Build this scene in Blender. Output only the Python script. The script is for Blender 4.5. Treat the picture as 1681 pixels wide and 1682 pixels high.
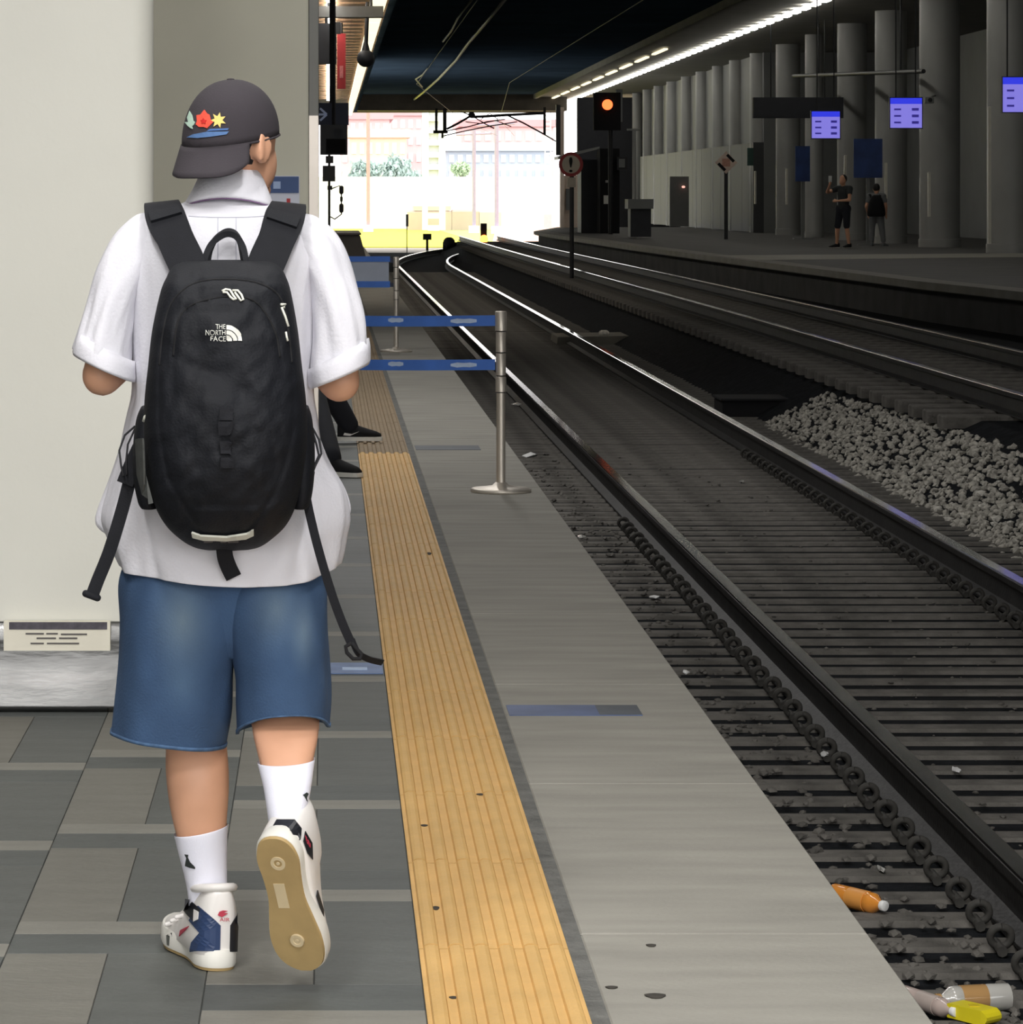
import bpy, bmesh, math, random
from mathutils import Vector, Matrix, noise
from mathutils.bvhtree import BVHTree

for _o in list(bpy.data.objects):
    bpy.data.objects.remove(_o)
scene = bpy.context.scene
COL = scene.collection
random.seed(7)
PI = math.pi

# ------------------------------------------------------------------ camera, world, exposure
F, CX, CY, EYE = 5600.0, 537.0, 323.0, 1.52        # focal length in pixels, vanishing point, eye height
cam_d = bpy.data.cameras.new('camera')
cam = bpy.data.objects.new('camera', cam_d)
COL.objects.link(cam)
cam.location = (0, 0, EYE)
cam.rotation_euler = (PI / 2, 0, 0)
cam_d.sensor_fit = 'HORIZONTAL'
cam_d.sensor_width = 36.0
cam_d.lens = F / 1681.0 * 36.0
cam_d.shift_x = (840.5 - CX) / 1681.0
cam_d.shift_y = -(841.0 - CY) / 1681.0
cam_d.clip_start = 0.1
cam_d.clip_end = 1500
scene.camera = cam

vs = scene.view_settings
vs.view_transform = 'Standard'
vs.look = 'None'
vs.gamma = 1.0
vs.use_curve_mapping = False
vs.exposure = 0.0

world = bpy.data.worlds.new('sky')
scene.world = world
world.use_nodes = True
_bg = world.node_tree.nodes['Background']
_bg.inputs['Color'].default_value = (1.0, 0.985, 0.97, 1)
_bg.inputs['Strength'].default_value = 3.4
scene.cycles.max_bounces = 6
scene.cycles.diffuse_bounces = 3
scene.cycles.use_denoising = True

LAMP_POWER = 118.0       # each ceiling lamp over the near platform
FAR_EMIT = 16.0          # brightness of the lamp run over the far platform


def at(u, v, Y):
    """point at depth Y on the sight line of photo pixel (u, v)"""
    return Vector(((u - CX) * Y / F, Y, EYE - (v - CY) * Y / F))


def lin(r, g, b):
    def f(c):
        c = c / 255.0
        return c / 12.92 if c <= 0.04045 else ((c + 0.055) / 1.055) ** 2.4
    return (f(r), f(g), f(b))


# ------------------------------------------------------------------ materials
MATS = {}


def mat(name, rgb, rough=0.6, metal=0.0, var=0.12, scale=6.0, bump=0.0, bscale=None, emit=0.0, stretch=None,
        spec=0.5, alpha=1.0, detail=4.0, transmission=0.0, coat=0.0, ecol=None, rgb2=None):
    if name in MATS:
        return MATS[name]
    m = bpy.data.materials.new(name)
    m.use_nodes = True
    nt = m.node_tree
    N, L = nt.nodes, nt.links
    b = N['Principled BSDF']
    b.inputs['Roughness'].default_value = rough
    b.inputs['Metallic'].default_value = metal
    b.inputs['Specular IOR Level'].default_value = spec
    if transmission:
        b.inputs['Transmission Weight'].default_value = transmission
    if coat:
        b.inputs['Coat Weight'].default_value = coat
    tc = N.new('ShaderNodeTexCoord')
    mp = N.new('ShaderNodeMapping')
    L.new(tc.outputs['Object'], mp.inputs['Vector'])
    if stretch:
        mp.inputs['Scale'].default_value = stretch
    nz = N.new('ShaderNodeTexNoise')
    nz.inputs['Scale'].default_value = scale
    nz.inputs['Detail'].default_value = detail
    L.new(mp.outputs['Vector'], nz.inputs['Vector'])
    rp = N.new('ShaderNodeValToRGB')
    rp.color_ramp.elements[0].position = 0.3
    rp.color_ramp.elements[1].position = 0.7
    lo = tuple(max(0, c * (1 - var)) for c in rgb)
    hi = tuple(min(1, c * (1 + var)) for c in rgb) if rgb2 is None else rgb2
    if rgb2 is not None:
        lo = rgb
    rp.color_ramp.elements[0].color = (*lo, 1)
    rp.color_ramp.elements[1].color = (*hi, 1)
    L.new(nz.outputs['Fac'], rp.inputs['Fac'])
    L.new(rp.outputs['Color'], b.inputs['Base Color'])
    if emit:
        b.inputs['Emission Color'].default_value = (*(ecol or rgb), 1)
        b.inputs['Emission Strength'].default_value = emit
    if bump:
        bn = N.new('ShaderNodeTexNoise')
        bn.inputs['Scale'].default_value = bscale or scale * 4
        bn.inputs['Detail'].default_value = 5
        L.new(mp.outputs['Vector'], bn.inputs['Vector'])
        bp = N.new('ShaderNodeBump')
        bp.inputs['Strength'].default_value = bump
        bp.inputs['Distance'].default_value = 0.02
        L.new(bn.outputs['Fac'], bp.inputs['Height'])
        L.new(bp.outputs['Normal'], b.inputs['Normal'])
    MATS[name] = m
    return m


# ------------------------------------------------------------------ mesh building
ORI = {}


class MB:
    def __init__(self):
        self.v, self.f = [], []

    def add(self, vs_, fs_):
        o = len(self.v)
        self.v += [Vector(p) for p in vs_]
        self.f += [tuple(i + o for i in f) for f in fs_]
        return self

    def box(self, lo, hi, bev=0.0):
        x0, y0, z0 = lo
        x1, y1, z1 = hi
        if bev <= 0:
            return self.add([(x0, y0, z0), (x1, y0, z0), (x1, y1, z0), (x0, y1, z0), (x0, y0, z1), (x1, y0, z1), (x1, y1, z1), (x0, y1, z1)],
                            [(0, 3, 2, 1), (4, 5, 6, 7), (0, 1, 5, 4), (1, 2, 6, 5), (2, 3, 7, 6), (3, 0, 4, 7)])
        # top edges chamfered
        b = bev
        vv = [(x0, y0, z0), (x1, y0, z0), (x1, y1, z0), (x0, y1, z0),
              (x0, y0, z1 - b), (x1, y0, z1 - b), (x1, y1, z1 - b), (x0, y1, z1 - b),
              (x0 + b, y0 + b, z1), (x1 - b, y0 + b, z1), (x1 - b, y1 - b, z1), (x0 + b, y1 - b, z1)]
        ff = [(0, 3, 2, 1), (8, 9, 10, 11)]
        for a in (0, 4):
            for i in range(4):
                j = (i + 1) % 4
                ff.append((a + i, a + j, a + 4 + j, a + 4 + i))
        return self.add(vv, ff)

    def loft(self, rings, cap0=True, cap1=True, closed=True):
        n = len(rings[0])
        vv = [p for r in rings for p in r]
        ff = []
        for i in range(len(rings) - 1):
            for j in range(n if closed else n - 1):
                k = (j + 1) % n
                ff.append((i * n + j, i * n + k, (i + 1) * n + k, (i + 1) * n + j))
        if cap0:
            ff.append(tuple(reversed(range(n))))
        if cap1:
            ff.append(tuple(range((len(rings) - 1) * n, len(rings) * n)))
        return self.add(vv, ff)

    def tube(self, p0, p1, r0, r1=None, n=12, cap=True):
        p0, p1 = Vector(p0), Vector(p1)
        r1 = r0 if r1 is None else r1
        a, b = frame(p1 - p0)
        rings = [[c + a * (r * math.cos(2 * PI * i / n)) + b * (r * math.sin(2 * PI * i / n)) for i in range(n)] for c, r in ((p0, r0), (p1, r1))]
        return self.loft(rings, cap, cap)

    def capsule(self, p0, p1, r0, r1=None, n=16):
        p0, p1 = Vector(p0), Vector(p1)
        r1 = r0 if r1 is None else r1
        d = (p1 - p0).normalized() if (p1 - p0).length > 1e-6 else Vector((0, 0, 1))
        a, b = frame(d)
        rings = []
        for k in range(1, 5):
            t = -PI / 2 + k * PI / 10
            rings.append((p0 + d * (r0 * math.sin(t)), r0 * math.cos(t)))
        rings.append((p0, r0))
        rings.append((p1, r1))
        for k in range(1, 5):
            t = k * PI / 10
            rings.append((p1 + d * (r1 * math.sin(t)), r1 * math.cos(t)))
        return self.loft([[c + a * (r * math.cos(2 * PI * i / n)) + b * (r * math.sin(2 * PI * i / n)) for i in range(n)] for c, r in rings])

    def path(self, pts, r, n=8):
        pts = [Vector(p) for p in pts]
        rr = r if isinstance(r, (list, tuple)) else [r] * len(pts)
        rings = []
        a = None
        for i, p in enumerate(pts):
            t = (pts[min(i + 1, len(pts) - 1)] - pts[max(i - 1, 0)]).normalized()
            if a is None:
                a, b = frame(t)
            else:
                a = (a - t * a.dot(t)).normalized()
                b = t.cross(a)
            rings.append([p + a * (rr[i] * math.cos(2 * PI * k / n)) + b * (rr[i] * math.sin(2 * PI * k / n)) for k in range(n)])
        return self.loft(rings)

    def ellipsoid(self, c, rx, ry, rz, n=24, m=14, rot=None):
        c = Vector(c)
        rings = []
        for i in range(1, m):
            t = -PI / 2 + PI * i / m
            ring = []
            for k in range(n):
                p = Vector((rx * math.cos(t) * math.cos(2 * PI * k / n), ry * math.cos(t) * math.sin(2 * PI * k / n), rz * math.sin(t)))
                ring.append(c + (rot @ p if rot else p))
            rings.append(ring)
        return self.loft(rings)

    def torus(self, c, R, r, axis, n=16, m=8, arc=2 * PI, start=0.0):
        a, b = frame(Vector(axis))
        pts = [Vector(c) + a * (R * math.cos(start + arc * i / n)) + b * (R * math.sin(start + arc * i / n)) for i in range(n + 1)]
        return self.path(pts, r, m)

    def ribbon(self, pts, side, th):
        """flat band; pts centre line, side: half-width vector(s), th thickness"""
        pts = [Vector(p) for p in pts]
        rings = []
        for i, p in enumerate(pts):
            t = (pts[min(i + 1, len(pts) - 1)] - pts[max(i - 1, 0)]).normalized()
            s = Vector(side[i]) if isinstance(side, list) else Vector(side)
            nrm = t.cross(s).normalized() * (th / 2)
            rings.append([p - s - nrm, p + s - nrm, p + s + nrm, p - s + nrm])
        return self.loft(rings)

    def prism(self, poly, d):
        """polygon (list of points) extruded along vector d"""
        poly = [Vector(p) for p in poly]
        d = Vector(d)
        n = len(poly)
        vv = poly + [p + d for p in poly]
        ff = [tuple(reversed(range(n))), tuple(range(n, 2 * n))]
        for i in range(n):
            j = (i + 1) % n
            ff.append((i, j, n + j, n + i))
        return self.add(vv, ff)

    def bvh(self):
        return BVHTree.FromPolygons([tuple(p) for p in self.v], self.f)

    def build(self, name, m, parent=None, smooth=False, remesh=0.0, smooth_it=0, fix=True, base=None, subsurf=0):
        me = bpy.data.meshes.new(name)
        xs = [p.x for p in self.v]
        ys = [p.y for p in self.v]
        zs = [p.z for p in self.v]
        o = Vector(((min(xs) + max(xs)) / 2, (min(ys) + max(ys)) / 2, min(zs) if parent is None else (min(zs) + max(zs)) / 2))
        if base is not None:
            o = Vector(base)
        me.from_pydata([p - o for p in self.v], [], self.f)
        if fix:
            bm = bmesh.new()
            bm.from_mesh(me)
            bmesh.ops.recalc_face_normals(bm, faces=bm.faces)
            bm.to_mesh(me)
            bm.free()
        me.materials.append(m)
        if smooth:
            for p in me.polygons:
                p.use_smooth = True
        ob = bpy.data.objects.new(name, me)
        COL.objects.link(ob)
        ORI[ob.name] = o
        if parent is not None:
            ob.parent = parent
            ob.location = o - ORI[parent.name]
        else:
            ob.location = o
        if remesh:
            r = ob.modifiers.new('fuse', 'REMESH')
            r.mode = 'VOXEL'
            r.voxel_size = remesh
            r.use_smooth_shade = True
        if smooth_it:
            s = ob.modifiers.new('smooth', 'SMOOTH')
            s.iterations = smooth_it
            s.factor = 0.5
        if subsurf:
            s = ob.modifiers.new('subdivision', 'SUBSURF')
            s.levels = subsurf
            s.render_levels = subsurf
        if smooth and not remesh and smooth != 'all':
            try:
                me.set_sharp_from_angle(angle=math.radians(50))
            except Exception:
                pass
        return ob


def frame(d):
    d = Vector(d).normalized()
    a = Vector((0, 0, 1)) if abs(d.z) < 0.9 else Vector((1, 0, 0))
    a = (a - d * a.dot(d)).normalized()
    return a, d.cross(a)


def thing(name, loc, label=None, cat=None, group=None, kind=None):
    o = bpy.data.objects.new(name, None)
    COL.objects.link(o)
    o.location = loc
    o.empty_display_size = 0.1
    ORI[o.name] = Vector(loc)
    tag(o, label, cat, group, kind)
    return o


def tag(o, label=None, cat=None, group=None, kind=None):
    if label:
        o['label'] = label
    if cat:
        o['category'] = cat
    if group:
        o['group'] = group
    if kind:
        o['kind'] = kind
    return o


def inst(src, loc, parent=None, name=None, rotz=None, scale=None):
    """a copy that shares the mesh; loc is a world position of its origin"""
    o = src.copy()
    if name:
        o.name = name
    COL.objects.link(o)
    ORI[o.name] = Vector(loc)
    if parent is not None:
        o.parent = parent
        o.location = Vector(loc) - ORI[parent.name]
    else:
        o.location = loc
    if rotz is not None:
        o.rotation_euler = (0, 0, rotz)
    if scale is not None:
        o.scale = scale
    return o


def copy_tree(src, loc, label):
    o = src.copy()
    COL.objects.link(o)
    o.location = loc
    ORI[o.name] = Vector(loc)
    o['label'] = label
    for ch in src.children:
        c = ch.copy()
        COL.objects.link(c)
        c.parent = o
        ORI[c.name] = ORI[ch.name] + Vector(loc) - ORI[src.name]
        for g in ch.children:
            d = g.copy()
            COL.objects.link(d)
            d.parent = c
    return o


def ell(c, ax, ay, n=32, p=2.0, ph=0.0):
    out = []
    for i in range(n):
        t = 2 * PI * i / n + ph
        cs, sn = math.cos(t), math.sin(t)
        out.append(c + ax * (math.copysign(abs(cs) ** (2 / p), cs)) + ay * (math.copysign(abs(sn) ** (2 / p), sn)))
    return out


def catmull(rows, k):
    """smooth interpolation of parameter rows, k steps between rows"""
    out = []
    n = len(rows)
    for i in range(n - 1):
        p0, p1, p2, p3 = rows[max(i - 1, 0)], rows[i], rows[i + 1], rows[min(i + 2, n - 1)]
        for s in range(k):
            t = s / k
            out.append(tuple(0.5 * (2 * b + (c - a) * t + (2 * a - 5 * b + 4 * c - d) * t * t + (3 * b - a - 3 * c + d) * t ** 3)
                             for a, b, c, d in zip(p0, p1, p2, p3)))
    out.append(tuple(rows[-1]))
    return out


def lerp_table(tab, x):
    if x <= tab[0][0]:
        return tab[0][1]
    for (a, b), (c, d) in zip(tab, tab[1:]):
        if x <= c:
            t = (x - a) / (c - a)
            t = t * t * (3 - 2 * t)
            return b + (d - b) * t
    return tab[-1][1]


CAMP = Vector((0, 0, EYE))


def ray(bvh, u, v):
    d = (at(u, v, 1.0) - CAMP).normalized()
    return bvh.ray_cast(CAMP, d)


def drape(poly, bvh, off=0.0015, th=0.002, cuts=3, fallback=None):
    """thin panel whose outline (photo pixels) is laid onto a surface; returns an MB with thickness"""
    bm = bmesh.new()
    vsx = [bm.verts.new((u, v, 0)) for u, v in poly]
    for i in range(len(vsx)):
        bm.edges.new((vsx[i], vsx[(i + 1) % len(vsx)]))
    bmesh.ops.triangle_fill(bm, use_beauty=True, edges=bm.edges[:])
    if cuts:
        bmesh.ops.subdivide_edges(bm, edges=bm.edges[:], cuts=cuts, use_grid_fill=True)
    bmesh.ops.triangulate(bm, faces=bm.faces[:])
    bm.verts.ensure_lookup_table()
    out, nr = [], []
    lastY = fallback
    hits = []
    for vv in bm.verts:
        h = ray(bvh, vv.co.x, vv.co.y)
        hits.append(h)
    ys = [h[0].y for h in hits if h[0] is not None]
    mean = sum(ys) / len(ys) if ys else (fallback or 6.5)
    for vv, h in zip(bm.verts, hits):
        if h[0] is not None:
            nn = h[1] if h[1].dot(h[0] - CAMP) < 0 else -h[1]
            out.append(h[0] + nn * off)
            nr.append(nn)
        else:
            out.append(at(vv.co.x, vv.co.y, mean))
            nr.append(Vector((0, -1, 0)))
    fs = [tuple(x.index for x in f.verts) for f in bm.faces]
    bd = [e for e in bm.edges if len(e.link_faces) == 1]
    n = len(out)
    m = MB()
    vv = [p + q * th for p, q in zip(out, nr)] + out
    ff = fs + [tuple(i + n for i in reversed(f)) for f in fs]
    for e in bd:
        a, b = e.verts[0].index, e.verts[1].index
        ff.append((a, b, b + n, a + n))
    m.add(vv, ff)
    bm.free()
    return m


def text_polys(body, align='LEFT'):
    """flat mesh (verts, faces) of a short text, from the built-in font"""
    cu = bpy.data.curves.new('text', 'FONT')
    cu.body = body
    cu.resolution_u = 2
    ob = bpy.data.objects.new('text', cu)
    COL.objects.link(ob)
    dg = bpy.context.evaluated_depsgraph_get()
    me = ob.evaluated_get(dg).to_mesh()
    vv = [v.co.copy() for v in me.vertices]
    ff = [tuple(p.vertices) for p in me.polygons]
    ob.evaluated_get(dg).to_mesh_clear()
    bpy.data.objects.remove(ob)
    bpy.data.curves.remove(cu)
    return vv, ff


def text_on(body, rect, bvh=None, Y=None, off=0.0015):
    """letters fitted into a pixel rectangle and laid on a surface (bvh) or on a plane at depth Y"""
    vv, ff = text_polys(body)
    x0, x1 = min(p.x for p in vv), max(p.x for p in vv)
    y0, y1 = min(p.y for p in vv), max(p.y for p in vv)
    out = []
    last = None
    for p in vv:
        u = rect[0] + (p.x - x0) / (x1 - x0) * (rect[2] - rect[0])
        v = rect[3] - (p.y - y0) / (y1 - y0) * (rect[3] - rect[1])
        if bvh is not None:
            h = ray(bvh, u, v)
            q = h[0] + h[1] * (off if h[1].dot(h[0] - CAMP) < 0 else -off) if h[0] is not None else at(u, v, last or 6.4)
            if h[0] is not None:
                last = h[0].y
        else:
            q = at(u, v, Y)
        out.append(q)
    return MB().add(out, ff)


def bxp(u0, v0, u1, v1, Y, d, mb=None):
    """upright block whose front face covers a pixel rectangle at depth Y, d deep"""
    a, b = at(u0, v1, Y), at(u1, v0, Y)
    return (mb or MB()).box((a.x, Y, a.z), (b.x, Y + d, b.z))
# ------------------------------------------------------------------ palette
M_conc = mat('edge_concrete', lin(154, 151, 142), 0.8, var=0.14, scale=1.6, bump=0.25, bscale=60, stretch=(1, 5, 1), detail=8)
M_grout = mat('grout', lin(66, 68, 66), 0.9, var=0.2, scale=20)
M_tdark = mat('slate_tile', lin(80, 84, 82), 0.55, var=0.16, scale=3.0, bump=0.15, bscale=30, stretch=(1.0, 4.0, 1), detail=7)
M_tmid = mat('slate_tile_mid', lin(86, 89, 86), 0.55, var=0.14, scale=3.0, bump=0.15, bscale=30, stretch=(1.0, 4.0, 1), detail=7)
M_tlite = mat('pale_stone_tile', lin(116, 114, 106), 0.6, var=0.10, scale=3.5, bump=0.15, bscale=30, stretch=(1.0, 4.0, 1), detail=7)
M_tband = mat('pale_stone_band', lin(130, 128, 120), 0.6, var=0.10, scale=3.5, bump=0.15, bscale=30, stretch=(1.0, 4.0, 1), detail=7)
M_yel = mat('yellow_tactile', lin(220, 177, 108), 0.6, var=0.07, scale=9, bump=0.15, bscale=90)
M_yel2 = mat('worn_tactile', lin(146, 126, 98), 0.7, var=0.12, scale=9, bump=0.15, bscale=90)
M_trim = mat('grey_joint_strip', lin(104, 104, 100), 0.75, var=0.3, scale=14, bump=0.5, bscale=50, detail=8)
M_white = mat('painted_plaster', lin(226, 225, 215), 0.5, var=0.03, scale=1.5, bump=0.05, bscale=25)
M_olive = mat('olive_panel', lin(186, 184, 168), 0.55, var=0.05, scale=2.2, bump=0.03)
M_steel = mat('brushed_steel', lin(104, 104, 103), 0.22, 1.0, var=0.15, scale=3, bump=0.12, bscale=5, stretch=(1, 1, 4))
M_chrome = mat('chrome_steel', lin(214, 206, 194), 0.42, 0.65, var=0.05, scale=4)
M_alu = mat('aluminium_strip', lin(190, 186, 180), 0.35, 0.8, var=0.10, scale=3)
M_rail = mat('rail_steel_dark', lin(50, 49, 48), 0.55, 0.5, var=0.3, scale=6, bump=0.2, bscale=40)
M_railtop = mat('polished_rail', lin(215, 215, 215), 0.10, 1.0, var=0.08, scale=3, stretch=(1, .2, 1))
M_sleeper = mat('track_sleeper', lin(104, 101, 96), 0.9, spec=.2, var=0.35, scale=8, bump=0.5, bscale=40, detail=8)
M_bed = mat('dirty_trackbed', lin(26, 28, 31), 0.95, spec=.1, var=0.5, scale=9, bump=0.7, bscale=35, detail=9)
M_stone = mat('ballast', lin(176, 172, 162), 0.9, var=0.4, scale=20, bump=0.3)  # paler than the bed: the brighter light there is put into colour
M_clip = mat('rail_clip_iron', lin(74, 72, 68), 0.75, 0.2, var=0.25, scale=30)
M_roof = mat('dark_roof', lin(60, 74, 88), 1.0, var=0.15, scale=.5, spec=0.0)
M_lip = mat('roof_beam', lin(78, 72, 64), 0.8, var=0.2, scale=2)
M_canopy = mat('far_canopy', lin(112, 110, 104), 0.8, var=0.1, scale=1)
M_far = mat('far_plaster', lin(122, 124, 123), 0.6, var=0.07, scale=1.2)
M_farcol = mat('far_column', lin(156, 157, 154), 0.45, var=0.07, scale=1.2)
M_farfl = mat('far_platform_floor', lin(84, 83, 81), 0.7, var=0.15, scale=1.5)
M_farband = mat('far_floor_band', lin(160, 158, 148), 0.7, var=0.1, scale=1.5)
M_farface = mat('far_platform_face', lin(60, 60, 60), 0.9, var=0.3, scale=2)
M_black = mat('black_metal', lin(26, 27, 30), 0.5, var=0.2, scale=8)
M_blackm = mat('matt_black', lin(16, 16, 19), 0.9, var=0.2, scale=8)
M_ceil = mat('brown_ceiling', lin(150, 122, 96), 0.7, var=0.25, scale=2)
M_slat = mat('brown_slat', lin(176, 146, 116), 0.5, var=0.25, scale=4, stretch=(4, 1, 1))
M_wirem = mat('wire_metal', lin(140, 140, 132), 0.5, .4, var=0.2, scale=2)
M_lampw = mat('lamp_white', (1, .97, .9), 0.5, var=0, emit=FAR_EMIT)
M_lampy = mat('lamp_warm', (1, .86, .55), 0.5, var=0, emit=1.4, ecol=(1, .90, .62))
M_led = mat('far_lamp', (1, .96, .88), 0.5, var=0, emit=FAR_EMIT)
M_red = mat('red_banner', lin(170, 40, 44), 0.6, var=0.15, scale=5)
M_navy = mat('navy_sign', lin(30, 40, 66), 0.5, var=0.15, scale=3)
M_blue = mat('blue_belt', lin(66, 116, 205), 0.6, var=0.12, scale=6)
M_bluep = mat('belt_print', lin(186, 206, 236), 0.6, var=0.15, scale=20)
M_paper = mat('paper_white', lin(236, 231, 214), 0.7, var=0.04, scale=9)
M_ink = mat('ink_grey', lin(96, 92, 90), 0.8, var=0.2, scale=30)

# ------------------------------------------------------------------ near platform
YN, YF = -9.0, 160.0
Z_CEIL = EYE + 2.9
fl = MB().box((-9, YN, -0.75), (1.02, 118, -0.0035)).build('floor', M_grout)
tag(fl, kind='structure')
# slabs of the concrete edge
slab_src = None
SL = 1.80
y = 7.03 - 3 * SL
i = 0
while y < 62:
    if slab_src is None:
        slab_src = MB().box((0.523, y + .004, -0.07), (1.117, y + SL - .004, 0.0), 0.004).build('edge_slab', M_conc, fl)
        sc0 = ORI[slab_src.name].copy()
    else:
        inst(slab_src, (sc0.x, sc0.y + i * SL, sc0.z), fl)
    y += SL
    i += 1
far_slab = MB().box((0.523, y, -0.07), (1.117, 118, 0.0)).build('edge_slab_run', M_conc, fl)
tr = MB().box((0.4885, YN, -0.05), (0.5225, 118, -0.001)).build('trim_1', M_trim)
tag(tr, kind='structure')
# tactile tiles: plate with six raised bars
TL = 0.885


def tactile(y0, m):
    mb = MB()
    x0, x1 = 0.186, 0.4875
    mb.box((x0, y0 + .003, -0.05), (x1, y0 + TL - .003, 0.001))
    for k in range(6):
        cx = x0 + (x1 - x0) * (k + .5) / 6
        prof = [(-.0165, 0), (-.0135, .0065), (-.006, .0095), (.006, .0095), (.0135, .0065), (.0165, 0)]
        mb.loft([[Vector((cx + a, yy, .001 + b)) for a, b in prof] for yy in (y0 + .006, y0 + TL - .006)])
    return mb


ty0 = 7.77 - 4 * TL
n_y = int(round((20.3 - ty0) / TL))
t_src = tactile(ty0, M_yel).build('tactile_tile', M_yel, fl)
o0 = ORI[t_src.name].copy()
for k in range(1, n_y):
    inst(t_src, (o0.x, o0.y + k * TL, o0.z), fl)
yb = ty0 + n_y * TL
t2 = tactile(yb, M_yel2).build('worn_tactile_tile', M_yel2, fl)
o2 = ORI[t2.name].copy()
for k in range(1, 48):
    inst(t2, (o2.x, o2.y + k * TL, o2.z), fl)
# stone tiles
PER = 1.11


def zone(x0, x1, off, ya, yb_, light_left=True, fill_first=False):
    xm = (x0 + x1) / 2
    g = 0.0009
    srcs = {}
    n0 = math.floor((ya - off) / PER)
    n1 = math.ceil((yb_ - off) / PER)

    def piece(key, xa, xb, da, db, m, k):
        yy = off + k * PER
        if key not in srcs:
            dz = random.uniform(-.0006, .0006)
            o = MB().box((xa + g, yy + da + g, -0.05), (xb - g, yy + db - g, dz), .0012).build(key, m, fl)
            srcs[key] = (o, ORI[o.name].copy(), k)
        else:
            o, c, kk = srcs[key]
            inst(o, (c.x, c.y + (k - kk) * PER, c.z), fl)
    for k in range(n0, n1):
        la, lb = (x0, xm) if light_left else (xm, x1)
        da_, db_ = (xm, x1) if light_left else (x0, xm)
        piece('pale_band_tile', x0, x1, 0.0, 0.12, M_tband, k)
        f0, f1, t0, t1_ = (.12, .33, .33, PER) if fill_first else (.93, PER, .12, .93)
        piece('dark_filler_tile', x0, x1, f0, f1, M_tdark, k)
        piece('pale_tile', la, lb, t0, t1_, M_tlite, k)
        piece('dark_tile', da_, db_, t0, t1_, M_tmid, k)


# zone order: the pale tile starts right after the band when walking away
zone(-0.235, 0.185, 7.36, 5.2, 24.0, fill_first=True)
zone(-0.645, -0.235, 8.14, 5.2, 13.5)
zone(-1.065, -0.645, 7.93, 5.2, 12.0)
far_tile = MB().box((-0.235, 7.36 + PER * 15, -0.05), (0.185, 118, -0.001)).build('tile_run', M_tmid, fl)
far_tile2 = MB().box((-9, 7.40 + PER * 5, -0.05), (-0.24, 118, -0.001)).build('tile_field', M_tmid, fl)
# blue floor markers
M_mark = mat('blue_floor_marker', lin(74, 90, 128), 0.5, var=0.25, scale=6)
M_markd = mat('dark_floor_marker', lin(70, 76, 84), 0.5, var=0.25, scale=6)
mk = MB().box((0.535, 9.98, 0.0), (0.925, 10.18, .0025)).build('floor_marker', M_mark)
tag(mk, 'blue rectangular floor marker on the concrete platform edge nearest the camera', 'floor marker')
mkb = MB().box((0.80, 9.985, .0025), (0.925, 10.175, .0032)).build('scuffed_end', M_markd, mk)
mk = MB().box((0.535, 20.45, 0.0), (0.925, 20.8, .0025)).build('floor_marker', M_markd)
tag(mk, 'dark floor marker on the concrete behind the nearer belt post', 'floor marker')
mk = MB().box((0.01, 10.85, 0.0005), (0.18, 11.10, .003)).build('floor_sticker', mat('blue_sticker', lin(96, 122, 168), .5, var=.2, scale=9))
tag(mk, 'blue sticker on the slate tiles beside the yellow strip', 'floor sticker')
MB().box((0.05, 10.93, .003), (0.13, 10.99, .0036)).build('printed_mark', M_bluep, mk)
# small stains with a shape of their own on the yellow tiles and the concrete
M_spot = mat('dark_stain', lin(60, 56, 50), .9, var=.3, scale=20)
for (u, v, w, h) in ((790, 1306, 14, 3), (697, 1357, 12, 3), (745, 1640, 14, 4), (716, 1493, 12, 6), (1077, 1637, 34, 8), (1070, 1554, 16, 4), (1005, 1623, 20, 4), (705, 910, 8, 4)):
    Y = F * EYE / (v - CY)
    c = at(u, v, Y)
    hx, hy = w / 2 * Y / F, h / 2 * Y * Y / F / EYE
    yl = 0.186 < c.x < .49
    s = MB().prism([(c.x + hx * math.cos(t) * (1 + .2 * math.sin(3 * t)), Y + hy * math.sin(t), .0012) for t in [2 * PI * k / 12 for k in range(12)]], (0, 0, .0012))
    o = s.build('stain', M_spot, fl)

# structure around
tag(MB().box((-9.2, YN, -1.0), (-9, YF, 6.4)).build('wall_left', M_white), kind='structure')
tag(MB().box((-60, -90, -1.5), (60, YN - .02, -.8)).build('ground_back', M_bed), kind='structure')
cl = MB().box((-9, YN, Z_CEIL), (0.92, 116, Z_CEIL + .25)).build('ceiling', M_ceil)
tag(cl, kind='structure')
# slats of the near ceiling
src = MB().box((-1.6, 48, Z_CEIL - .05), (0.62, 48.7, Z_CEIL - .004)).build('ceiling_slat', M_slat, cl)
so = ORI[src.name].copy()
for k in range(1, 56):
    inst(src, (so.x, so.y + k * 1.2, so.z), cl)
tag(MB().box((0.92, YN, Z_CEIL - .02), (1.02, 116, 6.35)).build('wall_fascia', M_roof), kind='structure')
tag(MB().box((0.9, YN, 6.2), (9.6, YF, 6.4)).build('ceiling_track', M_roof), kind='structure')
tag(MB().box((-9, 116, 6.2), (0.9, YF, 6.4)).build('ceiling_end', M_roof), kind='structure')
tag(MB().box((-9, 156, EYE + 3.94), (11.0, 159.5, 6.2)).build('trim_2', M_lip), kind='structure')
tag(MB().box((-9, 158, EYE + 3.9), (11.0, 158.4, EYE + 3.98)).build('trim_3', M_black), kind='structure')

# ------------------------------------------------------------------ lamps
M_diff = mat('diffuser', (1, .98, .94), .5, var=0, emit=3.0)


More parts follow.
